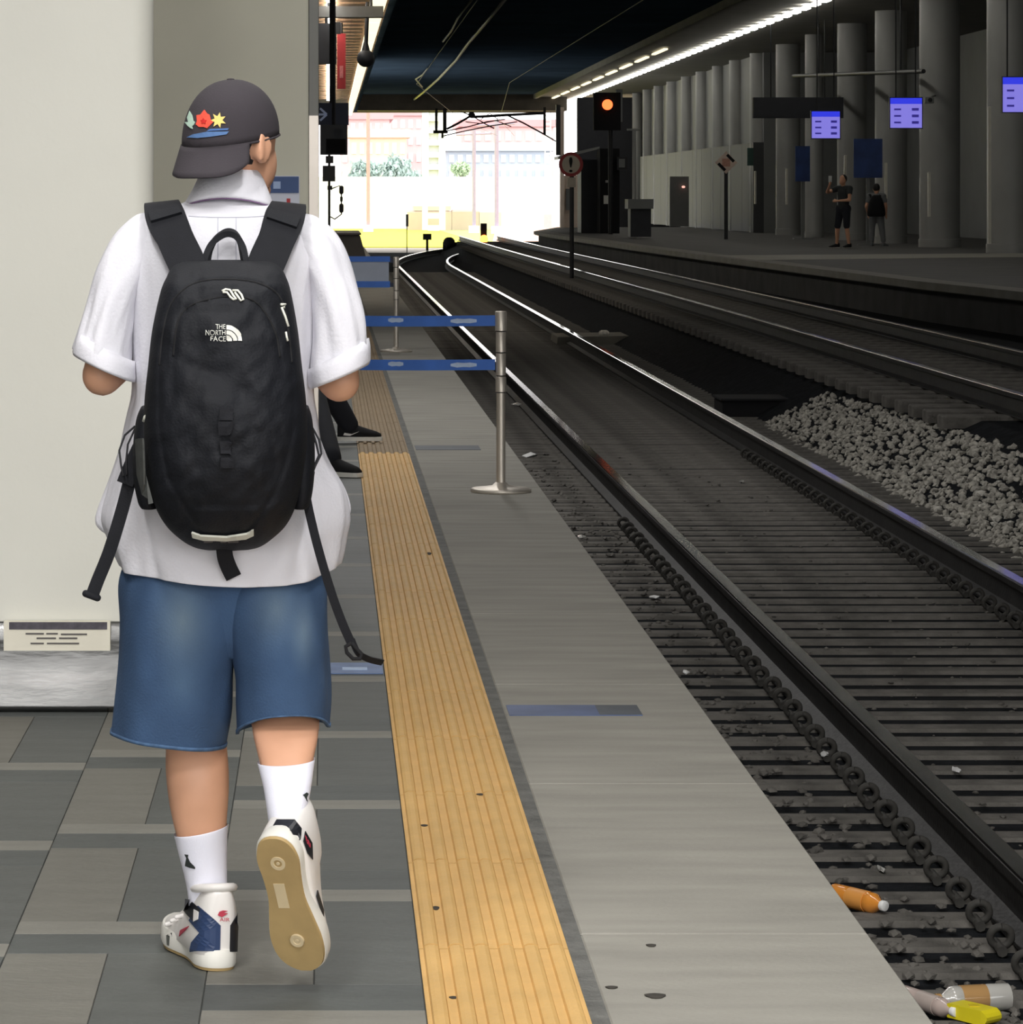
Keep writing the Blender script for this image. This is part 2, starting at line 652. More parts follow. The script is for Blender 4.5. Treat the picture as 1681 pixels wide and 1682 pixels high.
def ceiling_lamp(x, yy, label, power):
    t = thing('ceiling_lamp', (x, yy, Z_CEIL - .12), label, 'ceiling lamp', 'linear lamps over the near platform')
    MB().box((x - .11, yy - .75, Z_CEIL - .09), (x + .11, yy + .75, Z_CEIL)).build('housing', M_alu, t)
    MB().box((x - .09, yy - .72, Z_CEIL - .11), (x + .09, yy + .72, Z_CEIL - .088)).build('diffuser', M_diff, t)
    ld = bpy.data.lights.new('lamp_light', 'AREA')
    ld.shape = 'RECTANGLE'
    ld.size, ld.size_y = 0.2, 1.45
    ld.energy = power
    ld.color = (1.0, 0.985, 0.965)
    lo = bpy.data.objects.new('lamp_light', ld)
    COL.objects.link(lo)
    lo.parent = t
    lo.location = (0, 0, -.005)
    return t


for yy, pw in ((-6.0, 1.0), (-2.6, .9), (0.8, .75), (4.2, .72), (7.6, .30), (11.0, .14), (14.4, .07), (17.8, .09), (21.2, .26), (25, .32), (30, .22), (36, .15)):
    ceiling_lamp(-1.05, yy, 'long white ceiling lamp above the tiled platform near the camera', LAMP_POWER * pw)
    ceiling_lamp(0.72, yy, 'long white ceiling lamp above the tiled platform near the camera', LAMP_POWER * pw)
# lamp strips seen in the distance, upper left
st = thing('lamp_strip', (0.06, 48, Z_CEIL - .07), 'white lamp strip running along the brown slatted ceiling', 'lamp strip')
sg = MB().box((0.0, 48, Z_CEIL - .10), (0.12, 51.4, Z_CEIL - .056)).build('lamp_segment', M_lampw, st)
so = ORI[sg.name].copy()
for k in range(1, 14):
    inst(sg, (so.x, so.y + 3.7 * k, so.z), st)
st = thing('lamp_strip', (0.8, 48, Z_CEIL - .07), 'warm yellow lamp strip at the outer edge of the slatted ceiling', 'lamp strip')
sg = MB().box((0.66, 48, Z_CEIL - .10), (0.86, 51.2, Z_CEIL - .056)).build('lamp_segment', M_lampy, st)
so = ORI[sg.name].copy()
for k in range(1, 20):
    inst(sg, (so.x, so.y + 3.5 * k, so.z), st)

# ------------------------------------------------------------------ pillars of the near platform
t = thing('pillar', (-1.6, 10.6, 0), 'wide pale plastered pillar with a steel kick base left of the walking person', 'pillar', kind='structure')


def rrect(x0, x1, y0, y1, r, z, n=8, cut=.16):
    out = []
    for cx, cy, a0 in ((x1 - r, y0 + r, -PI / 2), (x1 - r - cut, y1 - r, 0), (x0 + r, y1 - r, PI / 2), (x0 + r, y0 + r, PI)):
        for k in range(n + 1):
            a = a0 + PI / 2 * k / n
            out.append(Vector((cx + r * math.cos(a), cy + r * math.sin(a), z)))
    return out


px1 = (252 - CX) * 10.16 / F
MB().loft([rrect(-2.4, px1, 10.1, 11.4, .07, z) for z in (.262, Z_CEIL)]).build('shaft', M_white, t, smooth=True)
kb = MB().loft([rrect(-2.4 - e, px1 + e, 10.1 - e, 11.4 + e, .10, z) for z, e in ((0, .045), (.02, .047), (.10, .012), (.2, .008), (.255, .012), (.262, .002))]).build('steel_base', M_steel, t, smooth='all')
# notice on the base
nb = MB()
ny = 10.062
nt_ = thing('notice_plate', at(92, 1070, ny), 'white notice plate with a dark header on the steel pillar base', 'notice')
a, b = at(6, 1069, ny), at(181, 1021, ny)
MB().box((a.x, ny, a.z), (b.x, ny + .03, b.z)).build('plate', M_paper, nt_)
bxp(15, 1022, 176, 1034, ny - .002, .003).build('header', mat('header_grey', lin(84, 80, 88), .7, var=.3, scale=40), nt_)
for (u0, u1, vv) in ((42, 72, 1041), (76, 95, 1041), (100, 143, 1042), (60, 92, 1048.5), (97, 127, 1048.5), (50, 72, 1057), (77, 130, 1057)):
    bxp(u0, vv - 1.3, u1, vv + 1.3, ny - .002, .003).build('printed_line', M_ink, nt_)

t = thing('pillar', (-.33, 13, 0), 'olive grey clad pillar behind the head of the walking person', 'pillar', kind='structure')
Y2 = 12.6
xa, xb = (236 - CX) * Y2 / F, (507 - CX) * Y2 / F
MB().box((xa, Y2, 0), (xb, Y2 + .9, Z_CEIL)).build('cladding', M_olive, t)
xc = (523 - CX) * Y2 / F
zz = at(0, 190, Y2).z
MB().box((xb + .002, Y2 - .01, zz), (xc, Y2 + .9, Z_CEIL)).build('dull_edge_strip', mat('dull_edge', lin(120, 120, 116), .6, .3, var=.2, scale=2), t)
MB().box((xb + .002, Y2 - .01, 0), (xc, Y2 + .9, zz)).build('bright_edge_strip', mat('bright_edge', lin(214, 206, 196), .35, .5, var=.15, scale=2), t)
ps = thing('poster', at(470, 360, Y2 - .02), 'small poster with a blue header on the olive pillar', 'poster')
bxp(440, 289, 492, 372, Y2 - .012, .01).build('sheet', mat('poster_grey', lin(196, 200, 214), .6, var=.04, scale=5), ps)
bxp(440, 290, 491, 317, Y2 - .016, .004).build('header', mat('poster_blue', lin(52, 76, 122), .6, var=.08, scale=5), ps)
bxp(449, 298, 461, 310, Y2 - .018, .002).build('emblem', mat('poster_pale', lin(150, 170, 205), .6, var=.08, scale=5), ps)
bxp(471, 326, 477, 337, Y2 - .014, .002).build('red_mark', M_red, ps)

# ------------------------------------------------------------------ tracks
tb = MB()
tb.box((1.10, YN, -1.3), (9.6, 130, -0.619))
o = tb.build('track_bed', M_bed)
tag(o, kind='structure')
tag(MB().box((0.98, YN, -1.25), (1.09, 118, -0.036)).build('wall_platform', M_farface), kind='structure')
# raised ballast shoulder under the second track
RY = [YN, 0, 12, 20, 30, 40, 50, 60, 70, 80, 90, 100, 110, 120, 130]
sh = MB()
rings = []
for yy in RY:
    rings.append([Vector((3.95, yy, -.72)), Vector((4.3, yy, -.52)), Vector((4.75, yy, -.30)), Vector((5.0, yy, -.19)), Vector((9.6, yy, -.18)), Vector((9.6, yy, -.8))])
sh.loft(rings)
shoulder = sh.build('ballast_shoulder', M_bed)
tag(shoulder, kind='structure')


def x_near(yy, side):
    base = 2.015 if side == 0 else 3.52
    return base + (0.0024 * (yy - 96) ** 2 if yy > 96 else 0)


def x_far(yy, side):
    b = 5.28 - .22 * max(0, min(1, (yy - 40) / 55)) ** 1.2
    return b + (0 if side == 0 else 1.46)


PROF = [(-.07, 0), (.07, 0), (.07, .012), (.012, .03), (.010, .125), (.034, .135), (.036, .165), (.028, .172), (-.028, .172), (-.036, .165), (-.034, .135), (-.010, .125), (-.012, .03), (-.07, .012)]


def rail(fx, side, ztop, ys, parent):
    rr, tp = [], []
    for yy in ys:
        x = fx(yy, side)
        rr.append([Vector((x + a, yy, ztop - .172 + b)) for a, b in PROF])
        tp.append([Vector((x + a, yy, ztop + b)) for a, b in ((-.034, -.004), (.034, -.004), (.031, .0022), (-.031, .0022))])
    r = MB().loft(rr).build('rail', M_rail, parent)
    MB().loft(tp).build('running_surface', M_railtop, r)
    return r


ys1 = [YN, 10, 30, 60, 90] + [96 + 2 * k for k in range(18)]
t1 = thing('railway_track', (2.77, 8, -.62), 'railway track directly beside the concrete platform edge', 'railway track')
rail(x_near, 0, -.427, ys1, t1)
rail(x_near, 1, -.427, ys1, t1)
SP = 0.33
s_src = MB().box((1.18, 7.0, -.72), (4.32, 7.155, -.605), .016).build('sleeper', M_sleeper, t1)
s0 = ORI[s_src.name].copy()
for k in range(1, 270):
    yy = s0.y + k * SP
    dx = x_near(yy, 0) - 2.015
    inst(s_src, (s0.x + dx, yy, s0.z + random.uniform(-.003, .004)), t1)
# looped clips on the outer side of the near rail and inner side of the other
cb = MB()
cb.torus((1.900, 8.3, -.568), .030, .0115, (0, 1, .25), 18, 8)
cb.tube((1.895, 8.25, -.60), (1.895, 8.36, -.596), .016, .014, 8)
c_src = cb.build('rail_clip', M_clip, t1, smooth=True)
c0 = ORI[c_src.name].copy()
for k in range(1, 42):
    inst(c_src, (c0.x + random.uniform(-.006, .006), c0.y + k * SP, c0.z), t1)
for k in range(8, 60):
    inst(c_src, (c0.x + 1.51, c0.y + k * SP, c0.z), t1)

t2_ = thing('railway_track', (6.0, 40, -.15), 'second railway track in front of the far platform', 'railway track')
ys2 = [YN, 10, 30, 40, 50, 60, 70, 80, 90, 100, 110, 120, 130]
rail(x_far, 0, EYE - 1.5, ys2, t2_)
rail(x_far, 1, EYE - 1.5, ys2, t2_)
s2 = MB().box((4.7, 26, -.25), (7.35, 26.24, -.152), .012).build('sleeper', M_sleeper, t2_)
s0 = ORI[s2.name].copy()
for k in range(1, 140):
    inst(s2, (s0.x - .15 * min(1, k / 100), s0.y + k * .65, s0.z), t2_)

# ballast: single stones that show largest, the rest as stuff
def stone_mesh(r, seed):
    rnd = random.Random(seed)
    bm = bmesh.new()
    bmesh.ops.create_icosphere(bm, subdivisions=1, radius=r)
    for v in bm.verts:
        v.co *= rnd.uniform(.7, 1.2)
        v.co.z *= .75
    vv = [v.co.copy() for v in bm.verts]
    for i, v in enumerate(bm.verts):
        v.index = i
    ff = [tuple(x.index for x in f.verts) for f in bm.faces]
    bm.free()
    return vv, ff


def shoulder_z(x):
    for (xa, za), (xb, zb) in zip(((3.95, -.70), (4.3, -.52), (4.75, -.30), (5.0, -.19), (9.6, -.18)), ((4.3, -.52), (4.75, -.30), (5.0, -.19), (9.6, -.18), (12, -.18))):
        if xa <= x <= xb:
            return za + (zb - za) * (x - xa) / (xb - xa)
    return -.70


srcs = []
rnd = random.Random(5)
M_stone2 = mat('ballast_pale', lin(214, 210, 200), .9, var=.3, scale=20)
for k in range(6):
    vv, ff = stone_mesh(.035, k)
    x, yy = 4.0 + rnd.random() * .6, 17.5 + rnd.random() * 3
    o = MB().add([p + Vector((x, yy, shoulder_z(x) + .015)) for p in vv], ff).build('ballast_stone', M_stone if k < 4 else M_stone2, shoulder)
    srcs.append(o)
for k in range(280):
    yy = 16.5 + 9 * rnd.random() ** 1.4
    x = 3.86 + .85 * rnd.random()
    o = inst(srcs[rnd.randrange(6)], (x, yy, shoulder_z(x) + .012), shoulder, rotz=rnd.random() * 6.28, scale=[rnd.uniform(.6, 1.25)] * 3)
SM = [stone_mesh(1, 100 + q) for q in range(12)]
st_ = MB()
for k in range(7500):  # pale stones thin out with distance, imitating the pool of light
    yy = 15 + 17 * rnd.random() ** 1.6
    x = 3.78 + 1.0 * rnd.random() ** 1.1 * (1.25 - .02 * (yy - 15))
    r = rnd.uniform(.014, .034)
    vv, ff = SM[k % 12]
    ca, sa = math.cos(k * 1.7), math.sin(k * 1.7)
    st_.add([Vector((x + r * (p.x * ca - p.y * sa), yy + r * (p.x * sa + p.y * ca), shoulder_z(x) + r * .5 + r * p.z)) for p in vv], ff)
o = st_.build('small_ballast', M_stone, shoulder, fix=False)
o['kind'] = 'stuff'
# broken stone and dirt between the platform and the first rail
st2 = MB()
for k in range(1700):
    yy = 8.2 + 20 * rnd.random() ** 1.5
    x = rnd.uniform(1.13, 1.86) if k % 3 else rnd.uniform(2.15, 3.4)
    r = rnd.uniform(.006, .02) * (1 if k % 3 else .6)
    vv, ff = SM[k % 12]
    st2.add([Vector((x + r * p.x * 1.3, yy + r * p.y * 1.4, -.608 + r * .4 + r * p.z * .8)) for p in vv], ff)
o = st2.build('track_grit', M_sleeper, t1, fix=False)
o['kind'] = 'stuff'

# ------------------------------------------------------------------ far platform
ZP = 0.37
EDGE = [(YN, 9.3), (20, 9.0), (41, 8.4), (46.3, 8.05), (63, 7.55), (80, 7.15), (104, 6.85), (113, 6.9), (128, 8.7), (129, 13.9)]
fp = MB()
for (ya, xa_), (yb_, xb_) in zip(EDGE, EDGE[1:]):
    fp.add([(xa_, ya, ZP), (18, ya, ZP), (18, yb_, ZP), (xb_, yb_, ZP), (xa_, ya, ZP - .12), (18, ya, ZP - .12), (18, yb_, ZP - .12), (xb_, yb_, ZP - .12)],
           [(0, 1, 2, 3), (7, 6, 5, 4), (0, 4, 5, 1), (2, 6, 7, 3), (0, 3, 7, 4)])
ff_ = fp.build('floor_far', M_farfl)
tag(ff_, kind='structure')
ep = MB()
for (ya, xa_), (yb_, xb_) in zip(EDGE[:-1], EDGE[1:-1]):
    ep.add([(xa_ - .04, ya, ZP + .004), (xa_ + .42, ya, ZP + .004), (xb_ + .42, yb_, ZP + .004), (xb_ - .04, yb_, ZP + .004),
            (xa_ - .04, ya, ZP - .10), (xa_ + .42, ya, ZP - .10), (xb_ + .42, yb_, ZP - .10), (xb_ - .04, yb_, ZP - .10)],
           [(0, 1, 2, 3), (7, 6, 5, 4), (0, 3, 7, 4), (0, 4, 5, 1), (2, 6, 7, 3), (1, 5, 6, 2)])
ep.build('edge_strip', mat('far_edge_strip', lin(128, 126, 118), .7, var=.15, scale=2), ff_)
MB().add([(7.75, 61.5, ZP + .006), (15.5, 66, ZP + .006), (15.5, 69.5, ZP + .006), (7.6, 66.5, ZP + .006), (7.75, 61.5, ZP), (15.5, 66, ZP), (15.5, 69.5, ZP), (7.6, 66.5, ZP)],
         [(0, 1, 2, 3), (7, 6, 5, 4), (0, 4, 5, 1), (1, 5, 6, 2), (2, 6, 7, 3), (3, 7, 4, 0)]).build('floor_band', M_farband, ff_)
fw = MB()
for (ya, xa_), (yb_, xb_) in zip(EDGE, EDGE[1:]):
    fw.add([(xa_ + .12, ya, ZP - .1), (xb_ + .12, yb_, ZP - .1), (xb_ + .12, yb_, -1.0), (xa_ + .12, ya, -1.0),
            (xa_ + .5, ya, ZP - .13), (xb_ + .5, yb_, ZP - .13), (xb_ + .5, yb_, -1.0), (xa_ + .5, ya, -1.0)],
           [(0, 1, 2, 3), (7, 6, 5, 4), (0, 4, 5, 1), (3, 2, 6, 7)])
tag(fw.build('wall_far_platform', M_farface), kind='structure')
ZS = EYE + 4.57
XC = 13.5
cn = MB().box((9.6, YN, ZS), (18, YF, ZS + .3)).build('ceiling_far', M_canopy)
tag(cn, kind='structure')
tag(MB().box((9.45, YN, ZS - .10), (9.6, YF, ZS + .5)).build('trim_4', M_canopy), kind='structure')
tag(MB().box((18, YN, -1), (18.2, YF, 6.6)).build('wall_right', M_far), kind='structure')
wf = MB().box((XC + .35, 108, ZP), (18, YF - 12, ZS)).build('wall_far', M_far)
tag(wf, kind='structure')
# panels of the lower far wall, a seam at door height
zs = EYE + 1.72
src = None
k = 0
for yy in [108 + 3.0 * k for k in range(13)]:
    if src is None:
        src = MB().box((XC + .02, yy + .02, ZP + .02), (XC + .36, yy + 2.98, zs)).build('wall_panel', mat('far_panel', lin(64, 66, 67), .6, var=.07, scale=1.2), wf)
        w0 = ORI[src.name].copy()
    else:
        k += 1
        inst(src, (w0.x, w0.y + 3.0 * k, w0.z), wf)
# columns
COLS = [(1039, 17), (1056, 18), (1074, 19), (1095, 22), (1119, 23), (1143, 26), (1170, 27), (1198, 30), (1232, 34), (1275, 40), (1323, 30), (1376, 48), (1438, 52), (1511, 66), (1622, 74)]
ords = ['first', 'second', 'third', 'fourth', 'fifth', 'sixth', 'seventh', 'eighth', 'ninth', 'tenth', 'eleventh', 'twelfth', 'thirteenth', 'fourteenth', 'fifteenth']
COLPOS = []
for i, (u, w) in enumerate(COLS):
    r = w / 2 * 1.0
    Y = F * XC / (u - CX)
    R = w / 2 * Y / F
    x = XC + R
    COLPOS.append((x, Y, R))
    cb = MB()
    n = 28
    cb.loft([[Vector((x + R * e * math.cos(2 * PI * j / n), Y + R * e * math.sin(2 * PI * j / n), z)) for j in range(n)] for z, e in ((ZP, 1.04), (ZP + .18, 1.04), (ZP + .19, 1.0), (ZS, 1.0))])
    o = cb.build('column', M_farcol, smooth=True)
    tag(o, ords[i].capitalize() + ' round grey column on the far platform counting from the bright opening', 'column', 'round columns of the far platform', 'structure')
# lamp runs of the far canopy
XL = 11.4
LR = st = thing('lamp_run', (XL, 70, ZS - .08), 'bright run of white lamps under the far canopy', 'lamp run')
Y0 = F * XL / (1345 - CX) - 1.66 * 30
sg = MB().box((XL - .06, Y0, ZS - .12), (XL + .06, Y0 + .80, ZS - .04)).build('lamp_segment', M_led, st)
so = ORI[sg.name].copy()
for k in range(1, 79):
    inst(sg, (so.x, so.y + 1.66 * k, so.z), st)
XY = 10.35
st = thing('lamp_run', (XY, 100, ZS - .08), 'dim warm run of lamps along the outer edge of the far canopy', 'lamp run')
sg = MB().box((XY - .06, 104, ZS - .09), (XY + .06, 108, ZS - .04)).build('lamp_segment', M_lampy, st)
so = ORI[sg.name].copy()
for k in range(1, 9):
    inst(sg, (so.x, so.y + 6.0 * k, so.z), st)
# ------------------------------------------------------------------ the walking person
D = 6.72
M_skin = mat('skin', lin(222, 168, 136), .5, var=.06, scale=9)
M_shirt = mat('shirt_cotton', lin(227, 226, 233), .85, var=.025, scale=5, bump=.12, bscale=160)
M_trimp = mat('purple_collar_trim', lin(122, 96, 130), .8, var=.05)
M_denim = mat('denim', lin(58, 84, 118), .9, var=.16, scale=7, bump=.2, bscale=220, detail=8)
M_hem = mat('denim_hem', lin(72, 100, 134), .9, var=.25, scale=60)
M_sock = mat('white_sock', lin(238, 238, 250), .9, var=.02, scale=9, bump=.15, bscale=240, stretch=(3, 3, .3))
M_cap = mat('cap_cloth', lin(56, 51, 56), .9, var=.08, scale=9, bump=.1, bscale=260)
M_pack = mat('pack_nylon', lin(18, 20, 26), .7, var=.15, scale=7, spec=.3, bump=.15, bscale=200)
M_strapm = mat('pack_webbing', lin(24, 25, 30), .8, spec=.3, var=.12, scale=30, bump=.1, bscale=300)
M_mesh = mat('pack_mesh', lin(72, 74, 72), .7, var=.2, scale=60)
M_silver = mat('reflective_tab', lin(226, 226, 214), .5, var=.05)
M_cord = mat('pack_cord', lin(34, 34, 38), .8, var=.1)
M_hair = mat('dark_hair', lin(28, 24, 24), .7, var=.2, scale=50)
M_midsole = mat('shoe_midsole', lin(232, 230, 222), .6, var=.04, scale=9)
M_outsole = mat('tan_outsole', lin(178, 152, 104), .6, var=.10, scale=14)
M_pod = mat('sole_pod', lin(206, 188, 152), .6, var=.08, scale=14)
M_leather = mat('white_leather', lin(232, 228, 224), .5, var=.04, scale=9)
M_navyl = mat('navy_leather', lin(44, 62, 98), .35, var=.15, scale=9)
M_blackl = mat('black_leather', lin(30, 31, 36), .4, var=.15, scale=9)
M_redl = mat('red_print', lin(190, 60, 80), .6, var=.1)


def P(u, v, dy=0.0):
    return at(u, v, D + dy)


def rp(l, r, b, dy, n=48, p=2.2, tilt=0.0):
    L_, R_ = P(l[0], l[1], dy), P(r[0], r[1], dy)
    c = (L_ + R_) / 2
    return ell(c, (R_ - L_) / 2, Vector((0, b, b * tilt)), n, p)


man = thing('person', P(380, 1597, .05), 'person in white shirt, denim shorts and backwards black cap walking away along the platform', 'person')

HY = math.radians(34)              # the head turns to the right
hf = Vector((math.sin(HY), math.cos(HY), 0))
hr = Vector((math.cos(HY), -math.sin(HY), 0))
HC = P(386, 222, 0.02)
HR = Matrix((hr, hf, Vector((0, 0, 1)))).transposed()

# body: one continuous figure, fused from overlapping limbs
bd = MB()
bd.loft([rp((l, v), (r, v), b, dy, 32) for v, l, r, b, dy in catmull([(362, 315, 440, .055, .0), (400, 262, 486, .075, .0), (440, 250, 490, .085, .0), (540, 250, 486, .085, 0), (700, 250, 488, .085, .01), (860, 235, 500, .095, .01), (960, 230, 505, .10, .01)], 4)])
bd.loft([rp((l, v), (r, v), b, dy, 24) for v, l, r, b, dy in ((400, 320, 440, .07, .0), (340, 338, 420, .062, 0.0), (300, 343, 428, .058, .02), (265, 350, 432, .06, .03))])
bd.ellipsoid(HC + Vector((0, 0, -.004)), .076, .092, .096, rot=HR)                               # skull
bd.ellipsoid(HC + hf * .035 + Vector((0, 0, -.055)), .062, .068, .075, rot=HR)                  # jaw and cheeks
bd.ellipsoid(HC + hf * .098 + Vector((0, 0, -.03)), .014, .02, .024, rot=HR)                    # nose
bd.ellipsoid(HC + hf * .094 + Vector((0, 0, -.075)), .024, .012, .010, rot=HR)                  # mouth
bd.ellipsoid(HC + hf * .088 + Vector((0, 0, -.108)), .024, .018, .018, rot=HR)                  # chin
for s in (-1, 1):
    bd.ellipsoid(HC + hf * .084 + hr * (s * .031) + Vector((0, 0, .004)), .013, .008, .008, rot=HR)
    ec = HC + hr * (s * .080) + hf * (-.020) + Vector((0, 0, -.026))
    bd.ellipsoid(ec, .010, .022, .033, rot=HR @ Matrix.Rotation(s * -.45, 3, 'Z'))
    bd.ellipsoid(ec + hr * (s * .006) - hf * .012 + Vector((0, 0, .002)), .006, .009, .031, rot=HR)
# arms: upper arm, elbow, forearm forward to the shoulder strap, hand with five fingers
ARM = {-1: ((208, 440), (168, 617), (262, 520)), 1: ((538, 440), (558, 627), (468, 520))}
for s, (sh_, el, wr) in ARM.items():
    S_, E_, W_ = P(*sh_, 0.0), P(*el, -.04), P(*wr, .235)
    bd.capsule(S_ + Vector((-.03 * s, .01, .02)), S_, .03, .032)
    bd.capsule(S_, S_.lerp(E_, .5), .032, .035)
    bd.capsule(S_.lerp(E_, .5), E_, .035, .040)
    bd.capsule(E_, E_.lerp(W_, .35), .040, .043)
    bd.capsule(E_.lerp(W_, .35), W_, .043, .027)
    fw_ = (W_ - E_).normalized()
    K_ = W_ + fw_ * .075
    upv = Vector((0, 0, 1))
    sd = fw_.cross(upv).normalized()
    un = sd.cross(fw_).normalized()
    for q in (-.026, -.009, .009, .026):
        bd.capsule(W_ + un * q * .6, K_ + un * q, .014, .0125, 10)
    for q, ln in ((.030, .92), (.010, 1.0), (-.010, .95), (-.029, .78)):
        a = K_ + un * q
        inw = sd * (-s)
        b = a + fw_ * .034 * ln + inw * .012
        c_ = b + inw * .030 * ln + fw_ * .006
        d_ = c_ - fw_ * .020 * ln + inw * .006
        bd.capsule(a, b, .0105, .0100, 10)
        bd.capsule(b, c_, .0100, .0092, 10)
        bd.capsule(c_, d_, .0092, .0082, 10)
    a = W_ + fw_ * .025 + un * .022
    inw = sd * (-s)
    b = a + un * .022 + fw_ * .022 + inw * .012
    bd.capsule(a, b, .0135, .0115, 10)
    bd.capsule(b, b + fw_ * .028 + inw * .016 - un * .004, .0115, .0095, 10)
# legs
bd.loft([rp((l, v), (r, v), b, dy, 28) for v, l, r, b, dy in catmull([(930, 225, 372, .095, .01), (1060, 248, 372, .085, .04), (1160, 266, 370, .065, .07), (1215, 272, 372, .058, .07), (1262, 272, 376, .062, .055), (1305, 276, 376, .060, .05), (1345, 283, 373, .052, .05), (1400, 297, 370, .042, .05), (1460, 311, 370, .036, .05), (1520, 312, 372, .040, .05), (1560, 315, 372, .040, .06)], 4)])
bd.loft([rp((l, v), (r, v), b, dy, 28) for v, l, r, b, dy in catmull([(930, 372, 512, .095, .01), (1050, 385, 515, .085, .05), (1120, 400, 520, .068, .05), (1170, 410, 525, .062, 0.0), (1205, 415, 524, .062, -.07), (1250, 426, 515, .055, -.13), (1300, 437, 508, .044, -.19), (1345, 442, 503, .040, -.225), (1395, 450, 512, .042, -.235)], 4)])
bd.build('body', M_skin, man, remesh=.0055, smooth_it=3)

# hair below the cap
hb = MB()
hb.ellipsoid(HC + Vector((0, 0, -.001)) - hf * .006, .078, .090, .092, rot=HR)
hv = [p for p in hb.v]
keep = MB()
nf = []
for f in hb.f:
    c = sum((hb.v[i] for i in f), Vector()) / len(f) - HC
    if c.dot(hf) < .045 - max(0, -c.z) * 1.6 and c.z > -.075:
        nf.append(f)
idx = sorted({i for f in nf for i in f})
mp_ = {i: k for k, i in enumerate(idx)}
keep.add([hb.v[i] for i in idx], [tuple(mp_[i] for i in f) for f in nf])
keep.build('hair', M_hair, man, smooth='all')

# ---------------- shirt
def wrinkle(p, c, amp, sx=9.0, sz=2.2):
    q = Vector((p.x * sx, p.y * sx, p.z * sz))
    return amp * (noise.noise(q) + .5 * noise.noise(q * 2.1 + Vector((3, 1, 2))))


TORSO = [(322, 322, 432, .060, .010), (335, 296, 452, .078, .008), (345, 262, 482, .088, .005), (358, 232, 510, .098, 0), (380, 215, 528, .108, 0), (420, 205, 535, .120, -.005), (480, 211, 524, .128, -.005), (560, 214, 518, .128, 0),
         (640, 216, 515, .126, 0), (690, 205, 522, .126, .0), (750, 193, 532, .130, 0), (800, 178, 560, .138, 0), (850, 166, 570, .148, 0), (885, 174, 565, .150, 0), (915, 184, 560, .150, 0), (930, 189, 556, .150, 0)]
rings = []
rows = catmull(TORSO, 6)
NT = 96
for i, (v, l, r, b, dy) in enumerate(rows):
    L_, R_ = P(l, v, dy), P(r, v, dy)
    c = (L_ + R_) / 2
    ring = ell(c, (R_ - L_) / 2, Vector((0, b, 0)), NT, 2.25)
    f = i / (len(rows) - 1)
    out = []
    for j, p in enumerate(ring):
        a = 2 * PI * j / NT
        d = (p - c)
        d.z = 0
        d.normalize()
        amp = .0055 + .010 * max(0, f - .55) * 2
        w = wrinkle(p, c, amp if v > 345 else .001)
        back = max(0, -math.sin(a))
        side = abs(math.cos(a))
        # vertical folds that open towards the hem
        w += .006 * max(0, f - .62) / .38 * math.sin(a * 7 + 1.2) * (1 if v > 700 else 0)
        if v > 400:
            w += .0055 * noise.noise(Vector((math.cos(a) * 7, math.sin(a) * 7, p.z * 2.0 + 4)))
        p = p + d * w
        k = max(0, f - .75) / .25
        p = p + Vector((0, 0, -.020 * k * back * (1 + .35 * math.sin(2.2 * math.cos(a) + .5)) + .004 * k * side ** 6))
        out.append(p)
    rings.append(out)
sm = MB().loft(rings, cap0=False, cap1=False)
shirt = sm.build('shirt', M_shirt, man, smooth='all')
so_ = shirt.modifiers.new('cloth thickness', 'SOLIDIFY')
so_.thickness = .0025
so_.offset = -1
SHIRT_BVH = sm.bvh()
# flared front tails that swing out at the hips
for s, pts in ((-1, [(205, 700), (190, 755), (170, 808), (150, 856), (160, 872), (178, 884), (200, 880), (222, 850), (226, 760)]),
               (1, [(520, 690), (535, 752), (566, 793), (580, 834), (576, 850), (560, 868), (563, 908), (533, 934), (520, 860), (512, 760)])):
    tm = MB()
    n = len(pts)
    fr = [P(u, v, .045 + .03 * math.sin(k)) for k, (u, v) in enumerate(pts)]
    cen = sum(fr, Vector()) / n
    bk = [p + Vector((0, .02, 0)) for p in fr]
    ctr_f = cen + Vector((0, -.035, 0))
    vv = fr + bk + [ctr_f, cen + Vector((0, .03, 0))]
    ff = []
    for k in range(n):
        j = (k + 1) % n
        ff += [(k, j, 2 * n), (j + n, k + n, 2 * n + 1), (k, k + n, j + n, j)]
    tm.add(vv, ff)
    o = tm.build('shirt_tail', M_shirt, man, smooth=True, subsurf=2)
